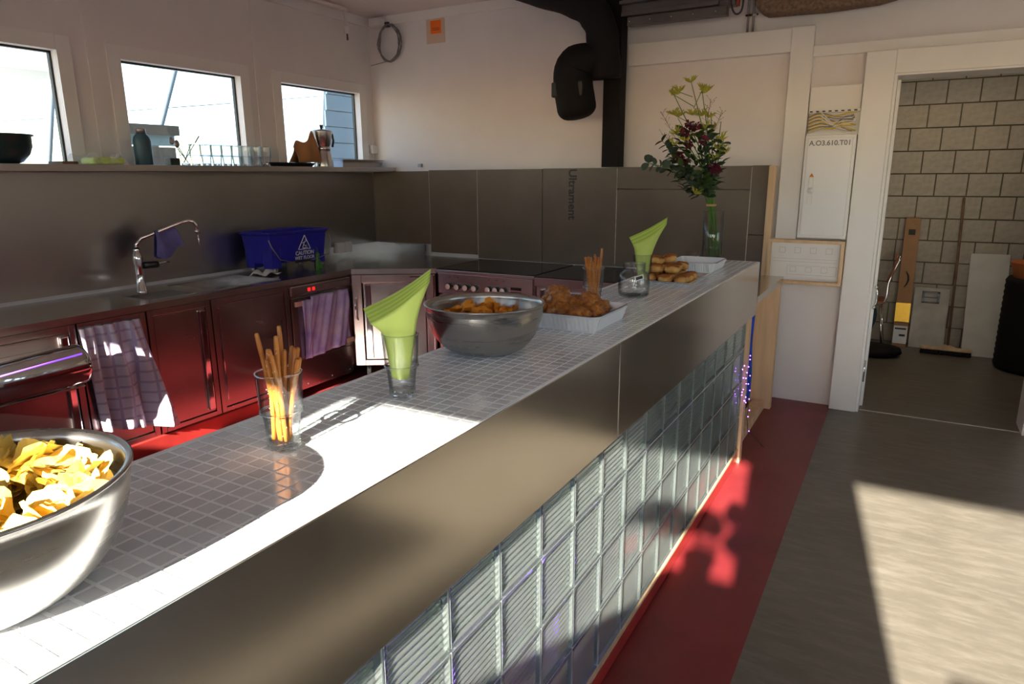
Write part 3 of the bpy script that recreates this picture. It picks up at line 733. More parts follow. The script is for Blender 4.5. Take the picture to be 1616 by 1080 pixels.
rc = thing('side_unit', 'steel base unit with dark top right of the cooker', 'cabinet', (-1.8, 4.75, 0))
B(-2.325, 4.44, .08, -1.2, 5.12, .868).build('carcass', STEEL, rc)
B(-2.328, 4.412, .868, -1.2, 5.13, .905).build('top', mat('dark_worktop', (.03, .028, .027), .25), rc, bevel=.003)
B(-2.328, 4.41, .83, -1.2, 4.44, .895).build('front_edge', CABRED, rc, bevel=.003)
B(-2.25, 4.42, .12, -1.78, 4.44, .80).build('door', STEEL, rc, bevel=.003)
B(-1.72, 4.42, .12, -1.25, 4.44, .80).build('door', CABRED, rc, bevel=.003)
B(-2.285, 4.41, .12, -2.262, 4.44, .81).build('edge_profile', CHROME, rc, bevel=.005)

# dark boards along the back wall
bs = thing('dark_splash_boards', 'dark brown backer boards standing along the back wall', 'wall panel', (-2.6, 5.15, .907))
def brd(x0, z0, x1, z1, d=0):
    B(x0 + .002, 5.146 - d, z0, x1 - .002, 5.198, z1).build('board', BOARD, bs, bevel=.002)
brd(-4.436, 1.012, -3.79, 1.665); brd(-3.79, .94, -3.278, 1.672, .004); brd(-3.278, .91, -2.642, 1.672); brd(-2.642, .91, -1.992, 1.675)
brd(-1.992, .91, -.99, 1.512); brd(-1.992, 1.516, -.99, 1.678, .003); brd(-.99, 1.20, -.868, 1.68); brd(-.99, .91, -.868, 1.196)
for xx in (-3.79, -3.278, -1.992, -.99): B(xx - .003, 5.1462, .93, xx + .003, 5.148, 1.67).build('joint', BOARDEDGE, bs)
text('lettering', 'Ultrament', .096, INK, bs, (-2.372, 5.1445, 1.47), (0, 0, -1), (1, 0, 0))
B(-.868, 5.10, .87, -.822, 5.144, 1.676).build('edge_batten', WOOD, bs, bevel=.002)
B(-3.93, 5.172, 1.70, -3.895, 5.2, 1.73).build('clip', GREYM, bs)

# ------------------------------------------------------------------ things on the worktop
fa = thing('kitchen_tap', 'chrome swivel tap with a long arched spout', 'tap', (-4.242, 2.62, .907))
MB().lathe([(.034, 0), (.033, .008), (.028, .012), (.026, .12), (.03, .21), (.024, .25), (.019, .255), (.019, .275)], 24, (-4.242, 2.62, .907)).build('body', CHROME, fa)
MB().tube([(-4.242, 2.62, 1.17), (-4.242, 2.625, 1.215), (-4.235, 2.65, 1.245), (-4.22, 2.70, 1.262), (-4.19, 2.80, 1.30), (-4.16, 2.90, 1.335), (-4.15, 2.94, 1.343), (-4.14, 2.97, 1.335), (-4.135, 2.985, 1.31), (-4.135, 2.99, 1.275)], .0125, 12).build('spout', CHROME, fa)
MB().lathe([(.012, 0), (.018, 0), (.018, .02), (.012, .024)], 16, (-4.135, 2.99, 1.258)).build('aerator', CHROME, fa)
MB().tube([(-4.135, 2.99, 1.26), (-4.135, 2.995, 1.20), (-4.135, 3.0, 1.15)], [.006, .005, .004], 8).build('nozzle', CHROME, fa)
MB().tube([(-4.22, 2.64, 1.075), (-4.2, 2.70, 1.075), (-4.2, 2.72, 1.075)], .022, 14).build('mixer', BLACKPL, fa)
MB().tube([(-4.2, 2.66, 1.08), (-4.19, 2.80, 1.085)], [.008, .005], 8).build('lever', CHROME, fa)
cl = MB().grid(lambda u, v: (-4.21 + .015 * math.sin(u * 6 + v * 3) + (.022 if v < .5 else -.012) * min(1, abs(v - .5) * 6), 2.725 + u * .125 + (abs(v - .5) * 2) * (.03 * u + .06 * (u - .2)),
     1.292 + .03 * u - (abs(v - .5) * 2) ** 1.1 * (.17 + .03 * math.sin(u * 5)) + .002), 14, 20)
tag(cl.build('dish_cloth', CLOTH, solid=.003, sub=1), 'violet dish cloth draped over the tap spout', 'cloth')

bk = thing('mop_bucket', 'blue wheeled mop bucket with a wet floor warning', 'bucket', (-4.2, 3.82, .907))
q = MB()
def ring(z, e): return [(-4.36 - e, 3.52 - e, z), (-4.06 + e, 3.52 - e, z), (-4.06 + e, 4.10 + e, z), (-4.36 - e, 4.10 + e, z)]
lv = [ring(.985, -.02), ring(1.20, .0), ring(1.203, .015), ring(1.222, .018), ring(1.222, -.006), ring(1.0, -.026)]
vs = [p for r_ in lv for p in r_]
fs = [(j * 4 + i, j * 4 + (i + 1) % 4, (j + 1) * 4 + (i + 1) % 4, (j + 1) * 4 + i) for j in range(5) for i in range(4)] + [(3, 2, 1, 0), (20, 21, 22, 23)]
q.add(vs, fs); q.build('tub', BLUE, bk, bevel=.012)
for g_ in ((-4.16, 3.53, .95, -4.068, 3.63, 1.12), (-4.35, 3.53, .95, -4.26, 3.63, 1.12), (-4.16, 4.0, .95, -4.068, 4.08, 1.02), (-4.35, 4.0, .95, -4.26, 4.08, 1.02)): B(*g_).build('leg_moulding', BLUE, bk, bevel=.01)
for xx in (-4.32, -4.09):
    for yy in (3.58, 4.05):
        wh = MB(); wh.tube([(xx - .012, yy, .932), (xx + .012, yy, .932)], .025, 16); wo = wh.build('castor', GREYM, bk)
        B(xx - .018, yy - .012, .93, xx + .018, yy + .012, .965).build('fork', CHROME, wo)
MB().tube([(-4.045, 3.50, 1.17), (-4.03, 3.51, 1.12), (-4.025, 3.58, 1.02), (-4.025, 3.70, .99), (-4.025, 3.92, .99), (-4.025, 4.08, 1.02), (-4.03, 4.12, 1.12), (-4.045, 4.12, 1.17)], .004, 6).build('bail_handle', GREYM, bk)
MB().tube([(-4.025, 3.72, .99), (-4.025, 3.88, .99)], .010, 8).build('hand_grip', BLACKPL, bk)
xs_ = -4.066
text('warning_text', 'CAUTION', .042, PAPERW, bk, (xs_ + .004, 3.86, 1.045), (0, 1, 0), (.09, 0, 1))
text('warning_text', 'WET FLOOR', .036, PAPERW, bk, (xs_ + .001, 3.86, 1.008), (0, 1, 0), (.09, 0, 1))
q = MB(); c0, s0 = (3.86, 1.105), .055
P3 = [(3.86, 1.182), (3.86 - .062, 1.075), (3.86 + .062, 1.075)]
for i in range(3):
    a_, b_ = P3[i], P3[(i + 1) % 3]; q.tube([(xs_ + .006 + (a_[1] - 1.1) * .09, a_[0], a_[1]), (xs_ + .006 + (b_[1] - 1.1) * .09, b_[0], b_[1])], .0035, 4)
q.build('warning_triangle', PAPERW, bk)
q = MB()
for a_, b_ in (((3.865, 1.135), (3.85, 1.11)), ((3.85, 1.11), (3.87, 1.098)), ((3.87, 1.098), (3.885, 1.102)), ((3.85, 1.11), (3.84, 1.085)), ((3.862, 1.13), (3.885, 1.14)), ((3.862, 1.13), (3.838, 1.122)), ((3.845, 1.082), (3.89, 1.086))):
    q.tube([(xs_ + .006 + (a_[1] - 1.1) * .09, a_[0], a_[1]), (xs_ + .006 + (b_[1] - 1.1) * .09, b_[0], b_[1])], .003, 4)
q.ball((xs_ + .01, 3.873, 1.146), .006, 6, 4); q.build('falling_figure', PAPERW, bk)

sb = thing('soap_bottle', 'green washing-up soap bottle right of the blue bucket', 'bottle', (-3.93, 3.86, .907))
MB().lathe([(.0, 0), (.028, 0), (.03, .01), (.03, .07), (.026, .085), (.014, .10), (.018, .12), (.018, .14), (.008, .145)], 20, (-3.93, 3.86, .907), sx=.7).build('body', SOAPG, sb)
B(-3.909, 3.84, .93, -3.907, 3.88, .97).build('label_patch', LABELG, sb)
MB().lathe([(.008, 0), (.008, .025), (.004, .03), (.004, .045), (.0, .046)], 10, (-3.93, 3.86, 1.05)).build('cap', BLACKPL, sb)
sk = thing('wall_socket', 'double white socket on the steel splashback near the corner', 'socket', (-4.43, 4.67, 1.0))
B(XL + .012, 4.57, .95, XL + .05, 4.665, 1.045).build('socket_box', WHITEPL, sk, bevel=.006); B(XL + .012, 4.67, .95, XL + .05, 4.765, 1.045).build('socket_box', WHITEPL, sk, bevel=.006)
wc = MB().grid(lambda u, v: (-4.13 + u * .1 + .01 * math.sin(v * 7), 3.37 + v * .20 + .01 * math.sin(u * 8), .915 + .045 * abs(math.sin(v * 5 + u * 2)) * (1 - .5 * u)), 8, 12)
tag(wc.build('wrinkled_paper', WHITEPL, solid=.002), 'crumpled white paper by the wheels of the blue bucket', 'paper')

# towels
tw = MB()
def towel(u, v):   # u along y, v from top down
    z = .835 - v * (.67 - .08 * (1 - u))
    y_ = 1.955 + u * .345 + v * (.045 + .07 * u)
    f_ = .008 + .028 * v
    x_ = XF + .02 + f_ * math.sin(u * 17 + v * 2.5 * math.sin(u * 5)) + .01 * math.sin(u * 41 + v * 5) * (1 - .3 * v) + .012 * v
    x_ += .13 * math.exp(-((u - .8) / .15) ** 2) * min(1, v * 1.25) + .05 * math.exp(-((u - .5) / .08) ** 2) * min(1, v * 2)
    return (x_, y_, z)
tw.grid(towel, 60, 36)
tag(tw.build('tea_towel', TOWEL, solid=.003), 'checked lilac tea towel hanging on the narrow steel cabinet', 'towel')
t2 = thing('printed_towel', 'violet printed towel taped to the dishwasher door', 'towel', (XF, 3.78, .3))
MB().grid(lambda u, v: (XF + .034 + .012 * math.sin(u * 14 + v * 4) + .006 * math.sin(u * 37 + v * 9), 3.60 + u * (.385 + .02 * v) - .06 * v * (1 - u), .765 - v * (.43 + .03 * (1 - u))), 40, 24).build('cloth', TOWEL2, t2, solid=.002)
MB().grid(lambda u, v: (XF + .022 + .01 * math.sin(u * 9 + v * 3), 3.525 + u * .09, .74 - v * .44), 12, 16).build('side_fold', TOWEL2, t2, solid=.002)
B(XF + .005, 3.475, .70, XF + .012, 3.60, .735).build('tape', BEIGE, t2); B(XF + .012, 3.95, .335, XF + .035, 4.03, .37).build('tape', BEIGE, t2)

# ------------------------------------------------------------------ things on the window shelf
ZS = 1.70
db = thing('dark_bowl', 'dark green mixing bowl at the left end of the window shelf', 'bowl', (-4.33, 1.98, ZS))
MB().lathe([(.0, 0), (.08, 0), (.105, .01), (.14, .05), (.155, .09), (.157, .145), (.168, .147), (.168, .155), (.150, .155), (.148, .09), (.1, .02), (0, .012)], 36, (-4.325, 1.975, ZS)).build('shell', DARKBOWL, db)
tag(B(-4.40, 2.255, ZS, -4.25, 2.345, ZS + .017).build('flat_tin', OLDWOOD, bevel=.004), 'flat brown tin between the dark bowl and the bag of napkins', 'tin')
nb = thing('napkin_bag', 'clear bag of lime green napkins on the window shelf', 'bag', (-4.33, 2.51, ZS))
MB().add([], []).box(-4.40, 2.44, ZS + .002, -4.26, 2.635, ZS + .042).build('napkin_stack', LIME, nb, bevel=.012)
MB().grid(lambda u, v: (-4.41 + .16 * v + .008 * math.sin(u * 20), 2.365 + u * .285, ZS + .055 + .018 * math.sin(u * 13 + v * 5) - .055 * (abs(v - .5) * 2) ** 4 - .03 * max(0, .25 - u)), 20, 12).build('clear_wrap', FILM, nb)
bt = thing('water_bottle', 'teal metal drinking bottle on the window shelf', 'bottle', (-4.33, 2.805, ZS))
MB().lathe([(0, 0), (.05, 0), (.053, .006), (.053, .15), (.048, .175), (.03, .195), (.028, .2)], 28, (-4.33, 2.805, ZS)).build('body', TEALB, bt)
MB().lathe([(.028, .2), (.03, .2), (.03, .222), (.028, .226), (.0, .226)], 24, (-4.33, 2.805, ZS)).build('cap', GREYM, bt)
tag(B(-4.36, 2.965, ZS, -4.29, 3.035, ZS + .048).build('black_box', BLACKPL, bevel=.004), 'small black cube-shaped box right of the teal bottle', 'box')

# drinking glasses (faceted foot, plain rim)
def tumbler_mesh(name='glass', H=.142, n=40):
    def md(a, j, z): return 1 - (.06 * abs(math.cos(a * 4.5)) if .003 < z < .063 else 0)
    q = MB()
    q.lathe([(.0300, .006), (.0300, .02), (.0318, .045), (.0338, .062), (.0365, .068), (.0368, .072), (.0372, .076), (.0405, H - .002), (.0403, H), (.0390, H), (.0384, H - .003),
             (.0352, .076), (.0338, .066), (.0305, .045), (.0275, .02), (.025, .0145)], n, (0, 0, 0), md)
    q.cur = 1
    q.lathe([(0, .0), (.026, 0), (.0290, .003), (.0296, .007), (.028, .013), (.024, .0145), (0, .0135)], 10, (0, 0, 0), smooth=False)
    for rr_, zz_, tt_ in ((.0397, H - .0012, .0016), (.0366, .0695, .0022)):
        q.lathe([(rr_ + tt_ * math.cos(2 * PI * k / 8), zz_ + tt_ * math.sin(2 * PI * k / 8)) for k in range(8)] + [(rr_ + tt_, zz_)], n)
    return q.mesh(name, [THIN, GLASSM])
TUM = tumbler_mesh()
def glass(label, loc, rz=0, group=None):
    o = link('drinking_glass', TUM, None, loc, (0, 0, rz)); return tag(o, label, 'glass', group)
k = 0
for r_ in range(2):
    for c in range(7):
        glass('empty faceted glass, %s from the left in the %s row on the window shelf' % (('first', 'second', 'third', 'fourth', 'fifth', 'sixth', 'seventh')[c], 'front' if r_ == 0 else 'rear'), (-4.27 - r_ * .088, 3.225 + c * .086 - r_ * .02, ZS), rnd.uniform(0, 1), 'empty glasses on the window shelf')
glass('glass holding cutlery on the window shelf', (-4.33, 3.105, ZS), .3)
for k, (dy, dx, dz, nm) in enumerate(((-.09, .0, .16, 'spoon'), (-.075, .03, .14, 'spoon'), (.07, -.02, .15, 'fork'), (.09, .02, .175, 'knife'))):
    b0 = Vector((-4.33, 3.105 - dy * .2, ZS + .02)); e_ = Vector((-4.33 + dx, 3.105 + dy, ZS + dz))
    q = MB().tube([b0, b0.lerp(e_, .8)], .003, 6)
    if nm == 'spoon': q.ball(tuple(e_), .02, 10, 6, (.4, 1, 1.3))
    elif nm == 'fork':
        for j in (-1, 0, 1): q.tube([b0.lerp(e_, .8), e_ + Vector((0, .008 * j, .0))], .002, 5)
    else: q.obox(e_, (.001, 0, 0), (0, .006, 0), (e_ - b0).normalized() * .03)
    tag(q.build(nm, GREYM), {'spoon': 'steel spoon leaning %s in the cutlery glass' % ('far left' if k == 0 else 'left beside the other'), 'fork': 'fork leaning right in the cutlery glass', 'knife': 'knife leaning right in the cutlery glass'}[nm], 'cutlery')
pn = thing('black_pan', 'flat black baking tray between the glasses and the moka pot', 'tray', (-4.3, 4.03, ZS))
MB().lathe([(0, .004), (.2, .004), (.235, .03), (.25, .032), (.25, .034), (.232, .034), (.2, .008), (0, .008)], 32, (-4.31, 4.035, ZS - .003), sx=.4).build('pan', BLACKPL, pn)
pb = MB().grid(lambda u, v: (-4.36 + .10 * v + .012 * math.sin(u * 9 + v * 4), 4.05 + u * .23 + .03 * (.5 - abs(v - .5)) + .02 * math.sin(v * 8),
     ZS + .035 + (.12 + .11 * u + .025 * math.sin(u * 8)) * (1 - (abs(v - .5) * 2) ** 2)), 14, 14)
tag(pb.build('paper_bag', BROWNPAPER, solid=.003), 'crumpled brown paper bag on the black tray', 'bag')
mk = thing('moka_pot', 'aluminium moka coffee pot with black handle on the window shelf', 'coffee pot', (-4.33, 4.40, ZS))
md8 = lambda a, j, z: 1 - .04 * abs(math.cos(a * 4))
MB().lathe([(0, 0), (.085, 0), (.086, .006), (.066, .125), (.06, .132)], 32, (-4.33, 4.40, ZS), md8).build('boiler', STEEL, mk)
MB().lathe([(.06, .132), (.068, .135), (.068, .16), (.06, .165)], 32, (-4.33, 4.40, ZS)).build('collar', CHROME, mk)
MB().lathe([(.058, .16), (.07, .18), (.088, .285), (.088, .29), (.06, .302), (.0, .31)], 32, (-4.33, 4.40, ZS), md8).build('upper_chamber', STEEL, mk)
MB().lathe([(.006, .30), (.012, .315), (.016, .34), (.0, .342)], 12, (-4.33, 4.40, ZS)).build('lid_knob', BLACKPL, mk)
MB().tube([(-4.33, 4.485, ZS + .275), (-4.33, 4.52, ZS + .27), (-4.33, 4.532, ZS + .22), (-4.33, 4.515, ZS + .165)], .010, 8).build('handle', BLACKPL, mk)
st = thing('roasting_tray', 'deep steel roasting tray at the right end of the window shelf', 'tray', (-4.33, 4.83, ZS))
q = MB()
def rr(z, e): return [(-4.42 - e, 4.56 - e, z), (-4.26 + e, 4.56 - e, z), (-4.26 + e, 5.08 + e, z), (-4.42 - e, 5.08 + e, z)]
lv = [rr(ZS, -.015), rr(ZS + .06, .005), rr(ZS + .062, .018), rr(ZS + .066, .018), rr(ZS + .066, .002), rr(ZS + .008, -.018)]
q.add([p for r_ in lv for p in r_], [(j * 4 + i, j * 4 + (i + 1) % 4, (j + 1) * 4 + (i + 1) % 4, (j + 1) * 4 + i) for j in range(5) for i in range(4)] + [(3, 2, 1, 0), (20, 21, 22, 23)])
q.build('pan', STEEL, st, bevel=.006)
ws = thing('corner_socket', 'small white surface socket in the corner above the window shelf', 'socket', (-4.42, 5.15, 1.86))
B(-4.449, 5.12, 1.83, -4.41, 5.195, 1.905).build('box', WHITEPL, ws, bevel=.004); MB().tube([(-4.44, 5.16, 1.83), (-4.44, 5.16, 1.70)], .006, 6).build('cable', WHITEPL, ws)

# ------------------------------------------------------------------ things on the bar
def bowl(name, label, loc, R, H):
    r = thing(name, label, 'bowl', loc)
    pr = [(0, 0), (.055, 0), (.062, .001)]; n = 14
    for i in range(1, n + 1):
        a = PI / 2 * i / n; pr.append((.062 + (R - .062) * math.sin(a) ** .92, H * (1 - math.cos(a)) ** .95))
    pr[-1] = (R, H)
    pr += [(R + .004, H + .001), (R + .0045, H + .004), (R + .001, H + .0055), (R - .003, H + .003)]
    for i in range(n, 0, -1):
        a = PI / 2 * i / n; pr.append((.060 + (R - .062) * math.sin(a) ** .92 - .002, H * (1 - math.cos(a)) ** .95 + .003))
    pr += [(0, .003)]
    MB().lathe(pr, 64, loc).build('shell', BOWLST, r)
    return r
B1 = Vector((-.885, .305, CH)); B2 = Vector((-.986, 1.575, CH))
bowl('steel_bowl', 'large steel bowl of potato chips at the near end of the bar', B1, .168, .142)
bowl('steel_bowl', 'steel bowl of orange paprika chips halfway along the bar', B2, .162, .134)
def chip_mesh(nm, m, r, k):
    r_ = random.Random(k); bend = r_.uniform(.15, .55); tw_ = r_.uniform(-.3, .3); ph = r_.uniform(0, 6); el = r_.uniform(.7, 1.0)
    q = MB(); nr, na = 6, 24; vs = [(0, 0, 0)]
    for i in range(1, nr + 1):
        for j in range(na):
            a = 2 * PI * j / na; rr_ = r * i / nr * (1 + .07 * math.sin(3 * a + ph) + .04 * math.sin(7 * a))
            x_, y_ = rr_ * math.cos(a), rr_ * math.sin(a) * el
            vs.append((x_, y_, bend * x_ * x_ / r - .35 * bend * y_ * y_ / r + tw_ * x_ * y_ / r + .0015 * math.sin(9 * a + ph) * i / nr))
    fs = [(0, 1 + j, 1 + (j + 1) % na) for j in range(na)]
    for i in range(nr - 1): fs += [(1 + i * na + j, 1 + (i + 1) * na + j, 1 + (i + 1) * na + (j + 1) % na, 1 + i * na + (j + 1) % na) for j in range(na)]
    q.add(vs, fs, True); return q.mesh(nm, m)
cm = [chip_mesh('potato_chip', CHIP, rnd.uniform(.030, .042), k) for k in range(8)]
for k in range(280):
    rad = .150 * math.sqrt((k * .618034 + rnd.uniform(0, .05)) % 1.0); a = k * 2.39996 + rnd.uniform(-.3, .3)
    lay = k / 280
    hgt = .072 + .040 * lay ** .5 + .022 * (1 - (rad / .15) ** 2) + (.014 * max(0, -math.cos(a)) if lay > .6 else 0)
    rad = min(rad, .168 * math.sqrt(max(.1, 1 - (1 - min(1, (hgt - .012) / .142)) ** 2)) - .047)
    o = link('potato_chip', cm[k % 8], None, B1 + Vector((rad * math.cos(a), rad * math.sin(a), hgt)), (rnd.gauss(0, .38), rnd.gauss(0, .38), rnd.uniform(0, 6.3)))
    tag(o, 'yellow potato chip heaped in the near steel bowl', 'potato chip', 'potato chips in the near bowl')
cm2 = [chip_mesh('paprika_chip', CHIP2, rnd.uniform(.02, .03), 20 + k) for k in range(6)]
for k in range(90):
    rad = .118 * math.sqrt(rnd.random()); a = rnd.uniform(0, 2 * PI)
    hgt = .088 + .030 * (1 - (rad / .125) ** 2) + rnd.uniform(-.02, .006)
    o = link('paprika_chip', cm2[k % 6], None, B2 + Vector((rad * math.cos(a), rad * math.sin(a), hgt)), (rnd.uniform(-.7, .7), rnd.uniform(-.7, .7), rnd.uniform(0, 6.3)))
    tag(o, 'orange paprika chip in the steel bowl halfway along the bar', 'chip', 'paprika chips in the second bowl')

# pretzel sticks
def stick_mesh(k, L):
    r_ = random.Random(k); q = MB(); n = 9
    bx, by = r_.uniform(-.004, .004), r_.uniform(-.004, .004)
    pts = [(bx * math.sin(PI * i / n), by * math.sin(PI * i / n), L * i / n) for i in range(n + 1)]
    rs = [.0043 * (1 + r_.uniform(-.08, .08)) for _ in pts]; rs[-1] *= .9
    pts.append((0, 0, L + .0025)); rs.append(.0024)
    q.tube(pts, rs, 8); q.cur = 1
    for i in range(16):
        a = r_.uniform(0, 6.28); z_ = r_.uniform(.01, L - .005); q.obox((.0043 * math.cos(a), .0043 * math.sin(a), z_), (.0005, 0, 0), (0, .0005, 0), (0, 0, .0006))
    return q.mesh('pretzel_stick', [PRETZ, SALT])
stk = [stick_mesh(k, L) for k, L in enumerate((.15, .165, .18, .195, .20))]
def sticks(c, n, label, group, seed, lean):
    r_ = random.Random(seed)
    for k in range(n):
        a = 2 * PI * k / n + r_.uniform(-.3, .3); rb = r_.uniform(.004, .017); a2 = a + r_.uniform(-1.1, 1.1); rt = (.010 + .025 * r_.random() ** .6) * lean
        p0 = Vector((rb * math.cos(a), rb * math.sin(a), .0155)); p1 = Vector((rt * math.cos(a2), rt * math.sin(a2), .142))
        q = (p1 - p0).to_track_quat('Z', 'Y')
        o = link('pretzel_stick', stk[r_.choice((0, 0, 1, 1, 2, 3) if lean < 1 else (0, 0, 1, 1, 2, 2, 3, 4))], None, Vector(c) + p0, q.to_euler()); tag(o, label, 'pretzel stick', group)
G1 = (-.935, .805, CH); G2 = (-.993, 2.35, CH); G3 = (-.937, 1.147, CH); G4 = (-.975, 2.85, CH)
glass('drinking glass of pretzel sticks beside the chip bowl at the near end', G1, .2)
glass('drinking glass of pretzel sticks behind the dish of brown buns', G2, .5)
glass('drinking glass holding green napkins in the middle of the bar', G3, .1)
glass('drinking glass holding green napkins beside the pastry platter', G4, .7)
sticks(G1, 17, 'salted pretzel stick standing in the near glass', 'pretzel sticks in the near glass', 11, 1.0)
sticks(G2, 22, 'salted pretzel stick standing in the far glass', 'pretzel sticks in the far glass', 5, .75)

# folded napkins standing in glasses: each napkin one curved sheet of the sheaf
RX, DPV = Vector((.869, .495, 0)), Vector((-.495, .869, 0))
def napkins(c, n, ltip, rtip, lmid, label, group, flip=1):
    c = Vector(c)
    for i in range(n):
        f = i / (n - 1)                                  # 0 = front sheet
        # control outline in (u, z): bottom, rim, and top edge
        L0, R0 = (-.020, .044), (.018, .042)
        L1, R1 = (-.033, .135), (.034, .138)
        L2 = (ltip[0] + .016 * (1 - f), ltip[1] - .030 * (1 - f)); R2 = (rtip[0] - .003 * (1 - f), rtip[1] - .026 * (1 - f))
        def fn(u, v):
            def lerp(a, b_, t_): return (a[0] + (b_[0] - a[0]) * t_, a[1] + (b_[1] - a[1]) * t_)
            if v < .5: l, r_ = lerp(L0, L1, v * 2), lerp(R0, R1, v * 2)
            else:
                t_ = v * 2 - 1; l, r_ = lerp(L1, L2, t_), lerp(R1, R2, t_)
                s_ = math.sin(t_ * PI) * .006; l = (l[0] + s_, l[1]); r_ = (r_[0] - s_, r_[1])
            p = lerp(l, r_, u)
            open_ = 1 + .5 * max(0, v - .5)
            dep = -.012 - .014 * math.sin(PI * u) * open_ + .0255 * f * (1 + 1.0 * max(0, v - .5)) * math.sin(PI * min(1, .12 + u * .85)) + .0012 * math.sin(u * 9 + v * 6)
            zc = .012 * math.sin(PI * u) * max(0, v - .5) * 2 * -.6
            return c + RX * p[0] + DPV * dep + Vector((0, 0, p[1] + zc))
        q = MB().grid(fn, 12, 14)
        o = q.build('paper_napkin', LIME if i in (0,) else (LIMED if i % 2 else LIME), solid=.0009)
        tag(o, label if 0 < i < n - 1 else ('frontmost ' if i == 0 else 'rearmost ') + label, 'napkin', group)
napkins(G3, 9, (-.078, .196), (.074, .284), 0, 'folded lime green paper napkin in the sheaf in the middle glass', 'napkins in the middle glass')
napkins(G4, 6, (-.062, .215), (.098, .300), 0, 'folded lime green paper napkin in the sheaf beside the pastries', 'napkins in the far glass')

# fluted white dishes
def dish(name, label, x0, y0, x1, y1, H):
    r = thing(name, label, 'dish', ((x0 + x1) / 2, (y0 + y1) / 2, CH))
    cx, cy = (x0 + x1) / 2, (y0 + y1) / 2
    per = []
    W_, D2 = (x1 - x0) / 2, (y1 - y0) / 2
    def corner(nx, ny):  # outline as a rounded rectangle, walked in small steps
        return None
    n_side = 34; pts = []; rad = .025
    for (ax, ay, bx, by, ox, oy) in ((-1, -1, 1, -1, 0, -1), (1, -1, 1, 1, 1, 0), (1, 1, -1, 1, 0, 1), (-1, 1, -1, -1, -1, 0)):
        A_ = Vector((ax * (W_ - rad), ay * (D2 - rad), 0)); B_ = Vector((bx * (W_ - rad), by * (D2 - rad), 0)); N_ = Vector((ox, oy, 0))
        for i in range(n_side): pts.append((A_.lerp(B_, i / (n_side - 1)) + N_ * rad, N_))
        N2 = Vector((-oy, ox, 0))
        for i in range(1, 5):
            a = PI / 2 * i / 5; nn = N_ * math.cos(a) + N2 * math.sin(a); pts.append((B_ + nn * rad, nn))
    m = len(pts); lv = []
    def lev(z, e, fl): return [(cx + p.x + n_.x * (e + (fl if k % 2 else -fl)), cy + p.y + n_.y * (e + (fl if k % 2 else -fl)), CH + z) for k, (p, n_) in enumerate(pts)]
    lv = [lev(.0, -.014, 0), lev(.006, -.010, .0), lev(.010, -.009, .0012), lev(H - .008, .004, .0012), lev(H - .004, .006, 0), lev(H, .006, 0), lev(H + .001, .003, 0), lev(H - .003, .0, 0), lev(.012, -.016, 0)]
    vs = [p for l in lv for p in l]
    fs = [(j * m + i, j * m + (i + 1) % m, (j + 1) * m + (i + 1) % m, (j + 1) * m + i) for j in range(len(lv) - 1) for i in range(m)]
    fs += [tuple(range(m - 1, -1, -1)), tuple(range((len(lv) - 1) * m, len(lv) * m))]
    MB().add(vs, fs).build('shell', CERAM, r)
    l1 = lev(H + .0012, .0065, 0); l2 = lev(H + .0016, .002, 0)
    MB().add(l1 + l2, [(i, (i + 1) % m, m + (i + 1) % m, m + i) for i in range(m)]).build('blue_rim', CERBLUE, r)
    return r
dish('fluted_dish', 'white fluted dish full of brown braided buns', -1.075, 1.89, -.785, 2.16, .055)
dish('fluted_dish', 'empty white fluted dish in front of the flower vase', -1.03, 3.40, -.80, 3.66, .05)
# blue sprig ornaments on the inside of the empty dish
# braided buns
def bun_mesh(k, m, lump):
    r_ = random.Random(k); ph = [r_.uniform(0, 6.28) for _ in range(6)]
    def fn(d): return 1 + lump * (abs(math.sin(4 * d.x + ph[0] + 3 * d.z)) + math.sin(7 * d.y + ph[1] - 5 * d.x) * .35 + .35 * math.sin(11 * d.z + ph[2] + 8 * d.y) + .2 * math.sin(17 * d.x + ph[3] + 9 * d.y))
    q = MB().ball((0, 0, 0), 1, 26, 18, (1, 1, 1), fn); return q
bm_ = []
for k in range(4):
    q = bun_mesh(k, BUN, .22)
    bm_.append(q.mesh('braided_bun', BUN))
spots = [(-.865, 1.945, .042), (-.855, 2.02, .046), (-.935, 1.95, .05), (-1.005, 1.955, .052), (-.93, 2.03, .055), (-1.01, 2.04, .055), (-.865, 2.095, .044), (-.945, 2.105, .048), (-1.02, 2.11, .05), (-.96, 1.995, .078), (-1.01, 2.09, .080), (-.88, 2.05, .070)]
for k, (x_, y_, z_) in enumerate(spots):
    o = link('braided_bun', bm_[k % 4], None, (x_, y_, CH + z_), (rnd.uniform(-.3, .3), rnd.uniform(-.3, .3), rnd.uniform(0, 6)), (.034, .039, .027))
    tag(o, 'brown glazed braided bun heaped in the white fluted dish', 'bun', 'buns in the fluted dish')
